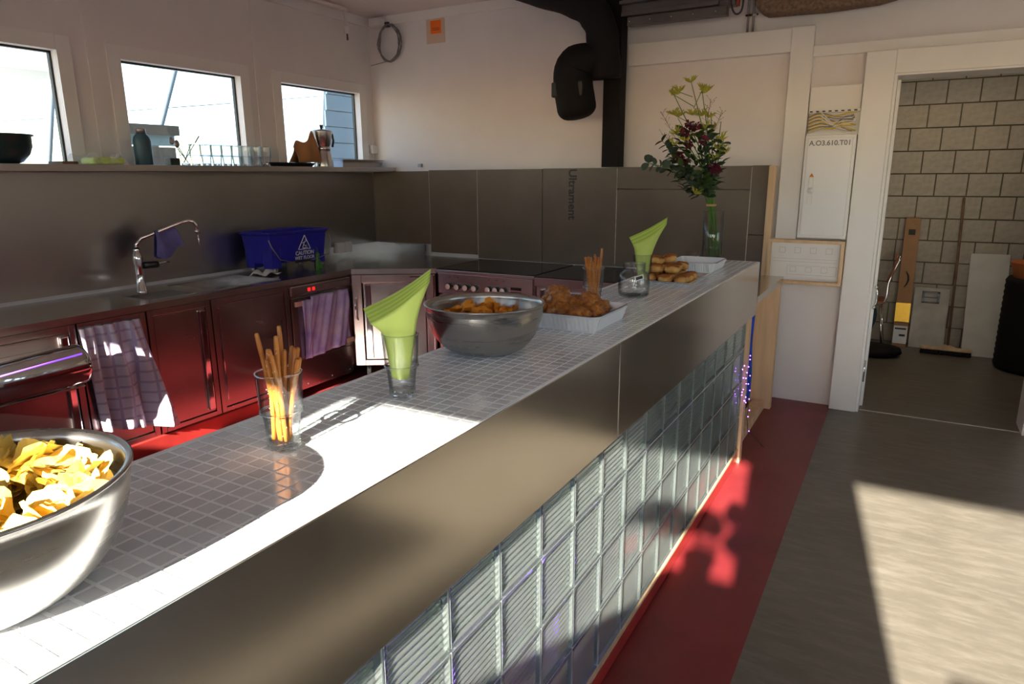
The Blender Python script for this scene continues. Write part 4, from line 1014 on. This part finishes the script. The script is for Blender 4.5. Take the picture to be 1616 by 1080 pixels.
# pastry platter
pt = thing('pastry_platter', 'silver foil platter of small filled pastries', 'platter', (-.92, 3.12, CH))
q = MB()
def pr_(z, e): return [(-1.06 - e, 2.96 - e, CH + z), (-.80 + e, 2.96 - e, CH + z), (-.80 + e, 3.29 + e, CH + z), (-1.06 - e, 3.29 + e, CH + z)]
lv = [pr_(0, -.01), pr_(.012, .0), pr_(.014, .012), pr_(.016, .012), pr_(.0145, -.002), pr_(.003, -.012)]
q.add([p for l in lv for p in l], [(j * 4 + i, j * 4 + (i + 1) % 4, (j + 1) * 4 + (i + 1) % 4, (j + 1) * 4 + i) for j in range(5) for i in range(4)] + [(3, 2, 1, 0), (20, 21, 22, 23)])
q.build('platter_tray', FOIL, pt, bevel=.003)
rm = []
for k in range(3):
    q = MB(); r_ = random.Random(k)
    pr = [(0, 0), (.024, 0), (.031, .008), (.032, .02), (.028, .03), (.018, .034)]
    q.lathe(pr, 16, (0, 0, 0), lambda a, j, z: 1 + .05 * math.sin(2 * a + k) + .04 * math.sin(5 * a), sx=1.15)
    base = q.mesh('pastry', ROLL)
    q2 = MB().lathe([(.0305, .0275), (.0285, .0315), (.0185, .0372), (.0, .036)], 14, (0, 0, 0), lambda a, j, z: 1 + .12 * math.sin(3 * a + k), sx=1.15)
    rm.append((base, q2.mesh('dark_top', ROLLTOP)))
ps = [(-.845 - .075 * i, 3.0 + .075 * j, .004) for i in range(3) for j in range(4)] + [(-.90 - .075 * i, 3.04 + .075 * j, .042) for i in range(2) for j in range(3)] + [(-.99, 3.03, .044), (-.985, 3.08, .079), (-.945, 3.15, .079), (-.99, 3.2, .06)]
ps = [p for p in ps if not (p[0] > -.85 and p[1] > 3.2)]
for k, (x_, y_, z_) in enumerate(ps):
    a, b_ = rm[k % 3]
    o = link('pastry', a, None, (x_ + rnd.uniform(-.006, .006), y_ + rnd.uniform(-.006, .006), CH + z_), (rnd.uniform(-.15, .15), rnd.uniform(-.15, .15), rnd.uniform(0, 6)))
    tag(o, 'small golden pastry with dark baked top piled on the platter', 'pastry', 'pastries on the platter'); link('dark_top', b_, o)

# preserving jar
jr = thing('glass_jar', 'round empty screw-neck glass jar beside the napkin glass', 'jar', (-.928, 2.615, CH))
MB().lathe([(0, .0), (.048, 0), (.060, .008), (.063, .03), (.063, .075), (.056, .094), (.044, .102), (.043, .106), (.046, .110), (.043, .116), (.046, .122), (.043, .128), (.046, .131), (.045, .134), (.041, .134),
            (.040, .105), (.052, .092), (.0595, .074), (.0595, .03), (.056, .012), (.045, .006), (0, .005)], 40, (-.928, 2.615, CH)).build('body', THIN, jr)
MB().lathe([(0, .0075), (.025, .0078), (.032, .0065)], 20, (-.928, 2.615, CH)).build('dark_disc', BLACKPL, jr)  # flat dark disc just above the jar bottom
ta = thing('price_tag', 'small white tag with dark print on the glass jar', 'tag', (-.862, 2.60, CH + .08))
q = MB().obox((-.888, 2.562, CH + .083), RX * .017 + Vector((0, 0, .005)), DPV * .0008, Vector((-.002, 0, .009))); q.build('card', PAPERW, ta)
q = MB().obox((-.888, 2.562, CH + .083) , RX * .013 + Vector((0, 0, .0038)), DPV * .0010, Vector((-.0012, 0, .0055))); q.build('print', INK, ta)

# vase, bouquet, pebble glass
VX, VY = -.935, 3.91
vs_ = thing('glass_vase', 'tall clear cylinder vase at the far end of the bar', 'vase', (VX, VY, CH))
MB().lathe([(0, 0), (.054, 0), (.056, .003), (.056, .28), (.0545, .281), (.053, .28), (.053, .014), (0, .012)], 40, (VX, VY, CH)).build('body', THIN, vs_)
MB().lathe([(0, .0125), (.0522, .0145), (.0522, .135), (0, .135)], 32, (VX, VY, CH)).build('water', WATER, vs_)
pg = thing('pebble_glass', 'small low glass of pink pebbles in front of the vase', 'glass', (-1.0, 3.79, CH))
MB().lathe([(0, 0), (.042, 0), (.044, .004), (.047, .062), (.0455, .062), (.042, .006), (0, .005)], 32, (-1.0, 3.79, CH)).build('body', THIN, pg)
q = MB()
for k in range(120):
    a = rnd.uniform(0, 6.28); r_ = .038 * math.sqrt(rnd.random()); q.ball((-1.0 + r_ * math.cos(a), 3.79 + r_ * math.sin(a), CH + rnd.uniform(.010, .034)), rnd.uniform(.003, .0055), 6, 4)
q.build('pebbles', PEBBLE, pg)['kind'] = 'stuff'

bq = thing('flower_bouquet', 'tied bouquet of eucalyptus, yellow and burgundy flowers in the vase', 'bouquet', (VX, VY, CH + .02))
bo = Vector(bq.location)
tie = Vector((VX - .02, VY, 1.455))
tips = [(-1.10, 3.9, 2.105), (-1.195, 3.9, 2.05), (-1.04, 3.9, 2.06), (-1.15, 3.85, 1.92), (-.99, 3.92, 1.95), (-.94, 3.95, 1.90), (-.90, 3.86, 1.80), (-1.18, 3.95, 1.86), (-1.10, 3.84, 1.80), (-1.0, 3.88, 1.86), (-1.30, 3.88, 1.68), (-1.22, 3.9, 1.77), (-.90, 3.92, 1.70), (-1.05, 3.95, 1.76), (-.97, 3.84, 1.72)]
for k, tp in enumerate(tips):
    tp = Vector(tp); d = Vector((tp.x - tie.x, tp.y - tie.y, 0))
    bt_ = Vector((VX - d.x * .14 + rnd.uniform(-.014, .014), VY + rnd.uniform(-.02, .02), CH + .03))
    m1 = tie.lerp(tp, .5) + Vector((-d.x * .12, 0, .03))
    MB().tube([bt_, tie + Vector((rnd.uniform(-.018, .018), rnd.uniform(-.018, .018), 0)), m1, tp], [.0035, .0035, .003, .0018], 6).build('stem', STEM, bq)
MB().lathe([(.026, -.006), (.029, 0), (.026, .006)], 20, tuple(tie)).build('twine_tie', TWINE, bq)
def leaf_mesh(name, m, L, W_, fold=.25, rnd_=False):
    q = MB(); n = 6; vs = []; 
    for i in range(n + 1):
        t_ = i / n; wd = W_ * (math.sin(PI * t_ ** .8) if not rnd_ else math.sqrt(max(0, 1 - (2 * t_ - 1) ** 2))) + .0004
        z_ = -fold * L * t_ * t_ * .5
        vs += [(-wd, L * t_, z_ + wd * .25), (0, L * t_, z_), (wd, L * t_, z_ + wd * .25)]
    fs = []
    for i in range(n): fs += [(i * 3, i * 3 + 1, i * 3 + 4, i * 3 + 3), (i * 3 + 1, i * 3 + 2, i * 3 + 5, i * 3 + 4)]
    return q.add(vs, fs, True).mesh(name, m)
EL = leaf_mesh('eucalyptus_leaf', EUC, .036, .019, .2, True); GLf = leaf_mesh('leaf', LEAF, .05, .011, .5)
def put(me, p, d, roll=0, s=1):
    q = Vector(d).normalized().to_track_quat('Y', 'Z').to_matrix().to_4x4() @ Matrix.Rotation(roll, 4, 'Y')
    o = link(me.name.split('.')[0], me, bq); o.matrix_local = Matrix.Translation(Vector(p) - bo) @ q @ Matrix.Scale(s, 4); return o
# eucalyptus sprays
for base_, tip_ in (((-1.03, 3.87, 1.60), (-1.31, 3.86, 1.685)), ((-1.08, 3.86, 1.62), (-1.23, 3.85, 1.80)), ((-1.0, 3.88, 1.62), (-.99, 3.86, 1.86)), ((-.98, 3.88, 1.55), (-.91, 3.87, 1.78)), ((-1.02, 3.86, 1.5), (-1.10, 3.84, 1.62)), ((-.96, 3.86, 1.5), (-.93, 3.85, 1.66))):
    a_, b_ = Vector(base_), Vector(tip_); MB().tube([a_, a_.lerp(b_, .5) + Vector((0, 0, .01)), b_], .0018, 5).build('stem', STEM, bq)
    n = 9
    for i in range(n):
        p = a_.lerp(b_, i / (n - 1)); ax = (b_ - a_).normalized()
        for s_ in (-1, 1):
            side = ax.cross(Vector((0, -1, .2))) * s_ + ax * .4 + Vector((0, rnd.uniform(-.7, .3), rnd.uniform(-.2, .3)))
            put(EL, p, side, rnd.uniform(-.5, .5), rnd.uniform(1.0, 1.45))
for k in range(170):
    a = rnd.uniform(0, 6.28); z_ = rnd.uniform(1.50, 1.86); r_ = (.03 + .11 * math.sin(PI * min(1, (z_ - 1.47) / .42))) * math.sqrt(rnd.random())
    p = (-1.035 + (1.50 - z_) * .05 + r_ * math.cos(a), 3.9 + r_ * .8 * math.sin(a), z_); put(GLf, p, (math.cos(a), math.sin(a) * .8 - .3, rnd.uniform(.1, 1.2)), rnd.uniform(-1, 1), rnd.uniform(.9, 1.5))
# yellow-green kangaroo-paw like clusters, each a fan of narrow tubes
def cluster(k):
    r_ = random.Random(k); q = MB()
    for i in range(8):
        a = 2 * PI * i / 8; d = Vector((math.cos(a), math.sin(a), r_.uniform(.3, 1.1))).normalized() * r_.uniform(.02, .034)
        q.tube([(0, 0, 0), d * .6, d], [.002, .0042, .0035], 6)
        for s_ in (-1, 1): q.tube([d, d * 1.2 + Vector((.006 * s_, .003, .002))], [.0025, .001], 5)
    return q.mesh('yellow_flower', YELLOWF)
cmx = [cluster(k) for k in range(3)]
for k, p in enumerate(((-1.10, 3.9, 2.105), (-1.20, 3.9, 2.05), (-1.165, 3.9, 2.06), (-1.04, 3.9, 2.065), (-1.02, 3.91, 2.05), (-1.18, 3.88, 1.94), (-1.15, 3.87, 1.93), (-1.08, 3.88, 1.935), (-1.03, 3.9, 1.93), (-1.0, 3.9, 1.92), (-.97, 3.9, 1.86), (-.92, 3.9, 1.80), (-.90, 3.9, 1.73), (-.92, 3.88, 1.75), (-1.15, 3.85, 1.84), (-1.10, 3.83, 1.80), (-1.17, 3.85, 1.78), (-.95, 3.88, 1.70), (-1.03, 3.83, 1.52), (-1.0, 3.86, 1.86))):
    o = link('yellow_flower', cmx[k % 3], bq, Vector(p) - bo, (rnd.uniform(-.6, .6), rnd.uniform(-.6, .6), rnd.uniform(0, 6)), (1.25,) * 3)
for a_, b_ in (((-1.08, 3.9, 1.98), (-1.20, 3.9, 2.05)), ((-1.08, 3.9, 1.97), (-1.04, 3.9, 2.06)), ((-1.09, 3.9, 2.03), (-1.165, 3.9, 2.06)), ((-1.07, 3.9, 1.88), (-1.18, 3.88, 1.94))):
    MB().tube([a_, b_], .002, 5).build('stem', STEM, bq)
def burg(k):
    r_ = random.Random(k); q = MB()
    for i in range(16):
        d = Vector((r_.gauss(0, 1), r_.gauss(0, 1), r_.gauss(.3, .7))).normalized(); s_ = d.cross(Vector((.3, .2, 1))).normalized() * .008; t_ = d.cross(s_).normalized() * .006
        q.add([d * .004, d * .018 + s_, d * .026 + t_, d * .018 - s_], [(0, 1, 2, 3)], True)
    return q.mesh('burgundy_flower', BURG)
bgm = [burg(k) for k in range(2)]
for k, p in enumerate(((-1.08, 3.84, 1.885), (-1.06, 3.83, 1.87), (-1.04, 3.83, 1.87), (-1.10, 3.82, 1.84), (-1.12, 3.83, 1.72), (-1.15, 3.83, 1.715), (-1.09, 3.82, 1.70), (-1.08, 3.83, 1.78), (-.92, 3.83, 1.645), (-.935, 3.82, 1.655), (-1.11, 3.82, 1.70), (-1.0, 3.84, 1.80))):
    link('burgundy_flower', bgm[k % 2], bq, Vector(p) - bo, (rnd.uniform(-1, 1), rnd.uniform(-1, 1), rnd.uniform(0, 6)), (1.25,) * 3)
for a_, b_ in (((-1.12, 3.86, 1.75), (-1.25, 3.86, 1.96)), ((-1.0, 3.86, 1.82), (-.98, 3.86, 2.01)), ((-.97, 3.86, 1.80), (-.915, 3.86, 1.95)), ((-1.10, 3.86, 1.74), (-1.24, 3.86, 1.84))):
    q = MB(); a_, b_ = Vector(a_), Vector(b_); q.tube([a_, b_], .0009, 4)
    for i in range(14):
        p = a_.lerp(b_, .3 + .7 * i / 14); d = Vector((rnd.uniform(-.03, .03), rnd.uniform(-.01, .01), rnd.uniform(.01, .035))); q.tube([p, p + d], .0006, 4); q.ball(tuple(p + d), .0022, 5, 3)
    q.build('grass_wisp', WISP, bq)

# ------------------------------------------------------------------ back wall fittings
bp_ = thing('black_duct', 'black insulated duct bending down along the back wall into a post', 'duct', (-2.0, 5.05, 1.68))
B(-2.075, 5.02, 1.68, -1.94, 5.14, CZ).build('post', BLACK, bp_, bevel=.004)
def smooth_path(ps, n=5):
    out = []
    for i in range(len(ps) - 1):
        p0, p1, p2, p3 = [Vector(ps[max(0, min(len(ps) - 1, i + d))]) for d in (-1, 0, 1, 2)]
        for k in range(n):
            t_ = k / n; out.append(.5 * ((2 * p1) + (p2 - p0) * t_ + (2 * p0 - 5 * p1 + 4 * p2 - p3) * t_ ** 2 + (3 * p1 - p0 - 3 * p2 + p3) * t_ ** 3))
    out.append(Vector(ps[-1])); return out
pa = smooth_path([(-3.25, 4.86, 3.22), (-2.75, 4.86, 3.02), (-2.37, 4.86, 2.885), (-2.16, 4.87, 2.79), (-2.065, 4.9, 2.67), (-2.04, 4.93, 2.5), (-2.03, 4.95, 2.3)])
MB().tube(pa, [.115 - .004 * math.sin(i * 1.3) for i in range(len(pa))], 20).build('upper_pipe', BLACK, bp_)
pb_ = smooth_path([(-2.06, 4.92, 2.44), (-2.16, 4.9, 2.43), (-2.245, 4.88, 2.38), (-2.25, 4.87, 2.27), (-2.23, 4.87, 2.16), (-2.215, 4.87, 2.08), (-2.205, 4.87, 2.03)])
n = len(pb_); MB().tube(pb_, [(.09 + .055 * min(1, i / 8)) * (1 if i < n - 8 else max(.12, math.sqrt(max(0, 1 - ((i - n + 8.2) / 8) ** 2)))) for i in range(n)], 22).build('insulated_elbow', BLACK, bp_)
B(-2.375, 4.755, 2.175, -2.13, 4.96, 2.28).build('collar_band', BLACKPL, bp_, bevel=.01)

hu = thing('ceiling_unit', 'grey metal rail unit hanging from the ceiling beside the black post', 'ventilation unit', (-1.5, 5.0, 2.64))
B(-1.92, 4.95, 2.73, -1.20, 5.19, 2.86).build('casing', DARKRAIL, hu, bevel=.004)
B(-1.915, 4.93, 2.705, -1.24, 4.97, 2.735).build('rail', DARKRAIL, hu, bevel=.002)
B(-1.88, 4.96, 2.645, -1.19, 5.03, 2.70).build('rail', DARKRAIL, hu, bevel=.002)
B(-1.92, 4.90, 2.78, -1.21, 4.95, 2.80).build('rail', DARKRAIL, hu, bevel=.002)
B(-1.175, 4.93, 2.69, -1.13, 5.0, 2.86).build('junction_box', DARKRAIL, hu, bevel=.003)
B(-1.125, 4.94, 2.69, -1.11, 4.98, 2.80).build('red_cable_end', mat('dull_red', (.4, .05, .03), .5), hu)
MB().tube(smooth_path([(-1.16, 4.95, 2.86), (-1.16, 4.93, 2.72), (-1.13, 4.93, 2.64), (-1.09, 4.93, 2.65), (-1.08, 4.93, 2.74), (-1.10, 4.95, 2.86)]), .006, 6).build('cable', BLACKPL, hu)
for k in range(5): MB().tube([(-1.86 + k * .15, 4.955, 2.67), (-1.86 + k * .15, 4.945, 2.67)], .006, 6).build('screw', CHROME, hu)
cd_ = thing('cable_conduit', 'pair of thin vertical conduits running down to the beam cover', 'conduit', (-1.07, 5.17, 2.55))
for xx in (-1.095, -1.06): MB().tube([(xx, 5.18, 2.56), (xx, 5.18, CZ)], .008, 8).build('tube', GREYM, cd_)
for zz in (2.66, 2.82): B(-1.11, 5.165, zz, -1.02, 5.198, zz + .012).build('clip', CHROME, cd_)
q = MB(); q.prism([(0, 0)] * 0 or [(-1.0, 5.02), (-.16, 5.02), (-.16, 5.17), (-1.0, 5.17)], 2.66, 2.95)
fm = MB().grid(lambda u, v: (0, 0, 0), 1, 1)
q = MB(); ol = [(-1.02, 2.70), (-1.0, 2.655), (-.95, 2.63), (-.6, 2.62), (-.3, 2.63), (-.2, 2.65), (-.13, 2.70), (-.11, 2.78), (-.12, 2.93), (-1.03, 2.93)]
n = len(ol); q.add([(x_, 5.0, z_) for x_, z_ in ol] + [(x_, 5.16, z_) for x_, z_ in ol], [tuple(range(n)), tuple(range(2 * n - 1, n - 1, -1))] + [(i, n + i, n + (i + 1) % n, (i + 1) % n) for i in range(n)])
tag(q.build('fibre_mat', FIBRE, bevel=.02), 'brown rolled fibre mat up by the ceiling above the door', 'mat')

co = thing('wire_coil', 'coil of thin grey cable hanging on the back wall near the corner', 'cable', (-4.18, 5.17, 2.62))
for k in range(9):
    a0 = rnd.uniform(0, .4); rx, rz_ = .115 + rnd.uniform(-.012, .012), .155 + rnd.uniform(-.008, .008); cx = -4.19 + rnd.uniform(-.01, .01)
    MB().tube([(cx + rx * math.cos(2 * PI * i / 28), 5.165 + .012 * math.sin(i + k), 2.775 + rz_ * math.sin(2 * PI * i / 28)) for i in range(29)], .0035, 5, cap=False).build('loop', GREYCAB, co)
MB().tube([(-4.20, 5.17, 2.63), (-4.30, 5.16, 2.615), (-4.40, 5.15, 2.60)], .003, 5).build('loose_end', GREYCAB, co)
B(-4.23, 5.16, 2.91, -4.19, 5.19, 2.95).build('hook', BLACKPL, co)
sti = thing('wall_notice', 'orange sticker on a beige square high on the back wall', 'notice', (-3.69, 5.195, 2.8))
B(-3.80, 5.194, 2.735, -3.61, 5.199, 2.93).build('backing', BEIGE, sti); B(-3.755, 5.191, 2.81, -3.645, 5.195, 2.915).build('sticker', ORANGE, sti)
for k in range(2): B(-3.74, 5.19, 2.85 - k * .012, -3.66, 5.1915, 2.854 - k * .012).build('print_line', INK, sti)
cp_ = thing('white_conduit', 'white conduit along the ceiling corner with a dangling end', 'conduit', (-4.3, 4.6, 2.96))
MB().tube(smooth_path([(-4.28, 1.0, 2.985), (-4.28, 3.4, 2.985), (-4.28, 4.62, 2.985), (-4.28, 4.70, 2.96), (-4.28, 4.715, 2.90), (-4.28, 4.72, 2.85)], 4), .014, 10).build('tube', CEIL, cp_)
MB().lathe([(.018, 0), (.022, .01), (.022, .05), (.018, .055)], 14, (-4.28, 4.72, 2.79)).build('socket_end', WHITEPL, cp_)
for k in range(3): MB().tube([(-4.28 + .005 * k, 4.72, 2.79), (-4.285 + .008 * k, 4.725, 2.74)], .003, 5).build('bare_wire', [BLACKPL, mat('brown_wire', (.2, .06, .02), .5), GREYCAB][k], cp_)
wbx = B(-4.36, 5.10, 2.92, -4.24, 5.195, 2.985).build('white_junction_box', WHITEPL, bevel=.004); tag(wbx, 'white junction box in the ceiling corner above the cable coil', 'junction box')

# fuse box and cable tray beside the door
fb = thing('fuse_box', 'white fuse cabinet with stencilled code beside the door', 'fuse box', (-.495, 5.15, 1.19))
B(-.65, 5.09, 1.195, -.345, 5.2, 1.868).build('cabinet', WHITE2, fb, bevel=.004)
fd = B(-.632, 5.080, 1.215, -.363, 5.092, 1.85).build('door', mat('fuse_door_white', (.8, .8, .79), .25), fb, bevel=.003)
text('code_text', 'A.O3.610.T01', .044, INKG, fb, (-.497, 5.079, 1.815), (1, 0, 0), (0, 0, 1))
q = MB().add([(-.605, 5.078, 1.60), (-.575, 5.078, 1.60), (-.59, 5.078, 1.625)], [(0, 1, 2)]); q.build('warning_mark', mat('warning_orange', (.6, .2, .03), .6), fd, solid=.001)
B(-.605, 5.077, 1.42, -.575, 5.081, 1.595).build('lock_plate', WHITE2, fd, bevel=.002)
MB().tube([(-.59, 5.081, 1.51), (-.59, 5.073, 1.51)], .02, 18).build('lock', WHITE2, fd)
ct = thing('cable_tray', 'open tray of yellow and grey cables above the fuse cabinet', 'cable tray', (-.5, 5.17, 1.87))
q = MB(); q.box(-.652, 5.185, 1.87, -.343, 5.2, 2.03); q.box(-.652, 5.15, 1.87, -.343, 5.2, 1.882); q.box(-.652, 5.14, 2.012, -.343, 5.2, 2.03); q.build('tray', WHITE2, ct)
for k in range(8): B(-.645 + k * .038, 5.136, 2.016, -.627 + k * .038, 5.141, 2.024).build('slot', INK, ct)
for k in range(16):
    z0 = 1.89 + .007 * k; z1 = rnd.uniform(1.89, 2.0); col = YELCAB if k % 3 == 1 else GREYCAB if k % 3 else WHITEPL
    pp = smooth_path([(-.65, 5.165, z0), (-.58, 5.155 - .001 * k, z0 + .02), (-.5, 5.155, (z0 + z1) / 2 + rnd.uniform(-.02, .03)), (-.43, 5.15, z1), (-.38 + rnd.uniform(-.02, .02), 5.16, z1 + rnd.uniform(-.02, .02))], 4)
    MB().tube(pp, .0045, 6).build('cable', col, ct)
wf = thing('plan_frame', 'pine framed printed plan below the fuse cabinet', 'picture frame', (-.58, 5.15, .88))
q = MB(); x0, x1, z0, z1 = -.835, -.345, .875, 1.18; tkn = .022
q.box(x0, 5.085, z0, x1, 5.144, z0 + tkn); q.box(x0, 5.085, z1 - tkn, x1, 5.144, z1); q.box(x0, 5.085, z0 + tkn, x0 + tkn, 5.144, z1 - tkn); q.box(x1 - tkn, 5.085, z0 + tkn, x1, 5.144, z1 - tkn)
q.build('frame', WOOD, wf, bevel=.002)
B(x0 + .01, 5.13, z0 + .01, x1 - .01, 5.144, z1 - .01).build('plan_sheet', WHITE2, wf)
q = MB()
def outl(q, ax, az, bx, bz, w_=.0022, yy=5.129):
    q.box(ax, yy, az, bx, yy + .001, az + w_); q.box(ax, yy, bz - w_, bx, yy + .001, bz); q.box(ax, yy, az, ax + w_, yy + .001, bz); q.box(bx - w_, yy, az, bx, yy + .001, bz)
for k in range(4): outl(q, -.76 + k * .1, 1.085, -.72 + k * .1, 1.125)
for k in range(3): outl(q, -.68 + k * .1, .955, -.64 + k * .1, .99)
outl(q, -.70, .935, -.385, 1.0); q.box(-.80, 5.129, 1.045, -.385, 5.13, 1.047); q.box(-.80, 5.129, 1.025, -.385, 5.13, 1.027)
q.build('plan_lines', mat('grey_line', (.5, .48, .48), .7), wf)

# ------------------------------------------------------------------ storage room contents
cb = thing('tall_carton', 'tall narrow cardboard carton leaning on the block wall', 'box', (.055, 7.5, 0))
def lean(q, x0, x1, y0, y1, z0, z1, tx, ty):   # box whose top is shifted by tx, ty
    return q.add([(x0, y0, z0), (x1, y0, z0), (x1, y1, z0), (x0, y1, z0), (x0 + tx, y0 + ty, z1), (x1 + tx, y0 + ty, z1), (x1 + tx, y1 + ty, z1), (x0 + tx, y1 + ty, z1)],
                 [(3, 2, 1, 0), (4, 5, 6, 7), (0, 1, 5, 4), (1, 2, 6, 5), (2, 3, 7, 6), (3, 0, 4, 7)])
lean(MB(), -.003, .12, 7.40, 7.50, 0, 1.21, -.01, .09).build('carton', CARD, cb, bevel=.003)
def cq(x0, x1, z0, z1, e=.002): 
    f0, f1 = z0 / 1.21, z1 / 1.21
    return MB().add([(x0 - .01 * f0, 7.40 + .09 * f0 - e, z0), (x1 - .01 * f0, 7.40 + .09 * f0 - e, z0), (x1 - .01 * f1, 7.40 + .09 * f1 - e, z1), (x0 - .01 * f1, 7.40 + .09 * f1 - e, z1)], [(0, 1, 2, 3)])
cq(-.003, .12, .24, .42).build('gold_tape', GOLDF, cb, solid=.001); cq(0, .117, .03, .20).build('shipping_label', PAPERW, cb, solid=.001)
cq(.01, .105, .165, .18, .003).build('label_print', INK, cb); cq(.05, .10, .10, .12, .003).build('label_print', INK, cb); cq(.03, .085, 1.06, 1.11, .003).build('stamp', INK, cb)
MB().tube([(.045, 7.448, .72), (.066, 7.441, .68), (.07, 7.438, .64), (.06, 7.434, .60), (.04, 7.431, .57)], [.002, .006, .008, .006, .002], 6).build('arc_mark', INK, cb)
gp = thing('grey_panel', 'worn grey panel with a black framed slot leaning on the block wall', 'panel', (.26, 7.5, 0))
lean(MB(), .135, .425, 7.44, 7.46, 0, .56, -.0, .12).build('panel', WORNBRD, gp, bevel=.002)
q = MB()
for a_ in ((.20, .22, .42, .53), (.325, .345, .42, .53), (.20, .345, .515, .53), (.20, .345, .42, .435), (.20, .345, .47, .478)):
    q.box(a_[0], 7.525, a_[2], a_[1], 7.56, a_[3])
q.build('slot_frame', BLACKPL, gp)
br = thing('push_broom', 'long handled push broom leaning on the block wall', 'broom', (.44, 7.3, 0))
MB().tube([(.445, 7.23, .06), (.437, 7.38, .7), (.425, 7.57, 1.40)], .011, 8).build('handle', OLDWOOD, br)
MB().prism([(.235, 7.20), (.635, 7.20), (.635, 7.26), (.235, 7.26)], .045, .07).build('head', WOOD, br, bevel=.004)
MB().add([(.36, 7.20, .07), (.52, 7.20, .07), (.44, 7.20, .095), (.36, 7.26, .07), (.52, 7.26, .07), (.44, 7.26, .095)], [(0, 1, 2), (5, 4, 3), (0, 2, 5, 3), (1, 4, 5, 2)]).build('socket', WOOD, br)
bs_ = MB()
for k in range(600): 
    x_, y_ = rnd.uniform(.24, .63), rnd.uniform(7.203, 7.257); bs_.tube([(x_, y_, .046), (x_ + rnd.uniform(-.006, .006), y_ + rnd.uniform(-.01, .004), .002)], .0035, 3)
bs_.build('bristles', BRISTLE, br)['kind'] = 'stuff'
wp_ = lean(MB(), .56, .86, 7.30, 7.318, 0, .90, -.02, .27).build('white_board', WHITEBRD, bevel=.002); tag(wp_, 'large off-white board leaning on the block wall at right', 'board')
dm = thing('black_drum', 'black ribbed drum at the right edge of the doorway', 'drum', (1.12, 7.0, 0))
MB().lathe([(0, 0)] + [(.30 + (.006 if k % 2 else 0), .02 + k * .025) for k in range(30)] + [(.29, .775), (0, .775)], 40, (1.075, 7.0, 0)).build('barrel', BLACK, dm)
tub = thing('orange_tub', 'orange plastic tub lying on the black drum', 'tub', (1.05, 7.0, .776))
MB().lathe([(0, 0), (.17, 0), (.20, .12), (.205, .13), (.195, .13), (.165, .01), (0, .01)], 32, (.985, 6.98, .776)).build('tub', ORANGEPL, tub)
ch = thing('tube_chair', 'chrome tube chair with red-brown plywood seat behind the door frame', 'chair', (-.25, 7.2, 0))
MB().grid(lambda u, v: (-.35 + u * .26, 7.02 + v * .36, .475 - .01 * math.sin(u * PI)), 8, 6).build('seat', CHAIRW, ch, solid=.012)
MB().grid(lambda u, v: (-.10 + .05 * u + .02 * math.sin(u * 3), 7.02 + v * .36, .66 + u * .25), 8, 6).build('backrest', CHAIRW, ch, solid=.012)
for yy in (7.04, 7.36):
    MB().tube(smooth_path([(-.36, yy, .46), (-.16, yy, .455), (-.105, yy, .475), (-.09, yy, .54), (-.085, yy, .66), (-.045, yy, .80), (-.02, yy, .87)]), .011, 10).build('back_frame', CHROME, ch)
    MB().tube([(-.13, yy, .44), (-.10, yy, .2), (-.075, yy, .01)], .010, 8).build('leg', CHROME, ch); MB().tube([(-.33, yy, .44), (-.36, yy, .2), (-.39, yy, .01)], .010, 8).build('leg', CHROME, ch)
cj = MB().grid(lambda u, v: (-.42 + .25 * u + .02 * math.sin(v * 6), 6.95 + .08 * v + .03 * math.sin(u * 7), .46 - .40 * v), 8, 8)
tag(cj.build('navy_cloth', NAVY, solid=.01), 'dark blue cloth hanging from the chair behind the door frame', 'cloth')
tag(MB().lathe([(0, 0), (.16, 0), (.2, .03), (.19, .07), (.1, .09), (0, .092)], 24, (-.16, 6.98, 0), sx=1.25).build('black_bag', BLACK), 'flat black bag on the storage floor below the chair', 'bag')
tn = thing('small_can', 'small red and silver can on the chair seat', 'can', (-.20, 7.2, .49))
MB().lathe([(0, 0), (.033, 0), (.033, .12), (.028, .125), (0, .125)], 20, (-.20, 7.2, .49)).build('body', GREYM, tn); MB().lathe([(.0335, .03), (.0335, .09)], 20, (-.20, 7.2, .49)).build('red_band', mat('can_red', (.5, .03, .02), .4), tn)

# leafy pot plant on the sill behind the camera; its shadow falls on the red floor
pp_ = thing('potted_plant', 'broad-leaved pot plant on the sill behind the viewer', 'plant', (.0, -1.75, 1.73))
MB().lathe([(0, 0), (.05, 0), (.07, .1), (.075, .1), (.065, .1), (.06, .08), (0, .08)], 20, (.0, -1.75, 1.74)).build('pot', POTM, pp_)
B(-.15, -1.83, 1.71, .15, -1.65, 1.74).build('sill_board', WHITE2, pp_)
for k in range(9):
    a = k * 2.4; p0 = Vector((0, -1.75, 1.82)); p1 = p0 + Vector((.15 * math.cos(a) + .02, .05 * math.sin(a), .10 + .03 * (k % 5)))
    MB().tube([p0, p0.lerp(p1, .5) + Vector((0, 0, .03)), p1], .004, 5).build('stem', STEM, pp_)
    MB().add([p1 + Vector((-.06, 0, .0)), p1 + Vector((-.03, .01, -.05)), p1 + Vector((.03, .01, -.05)), p1 + Vector((.065, 0, .0)), p1 + Vector((.03, -.01, .06)), p1 + Vector((-.02, -.01, .07))], [(0, 1, 2, 3, 4, 5)]).build('leaf', LEAF, pp_, solid=.001)
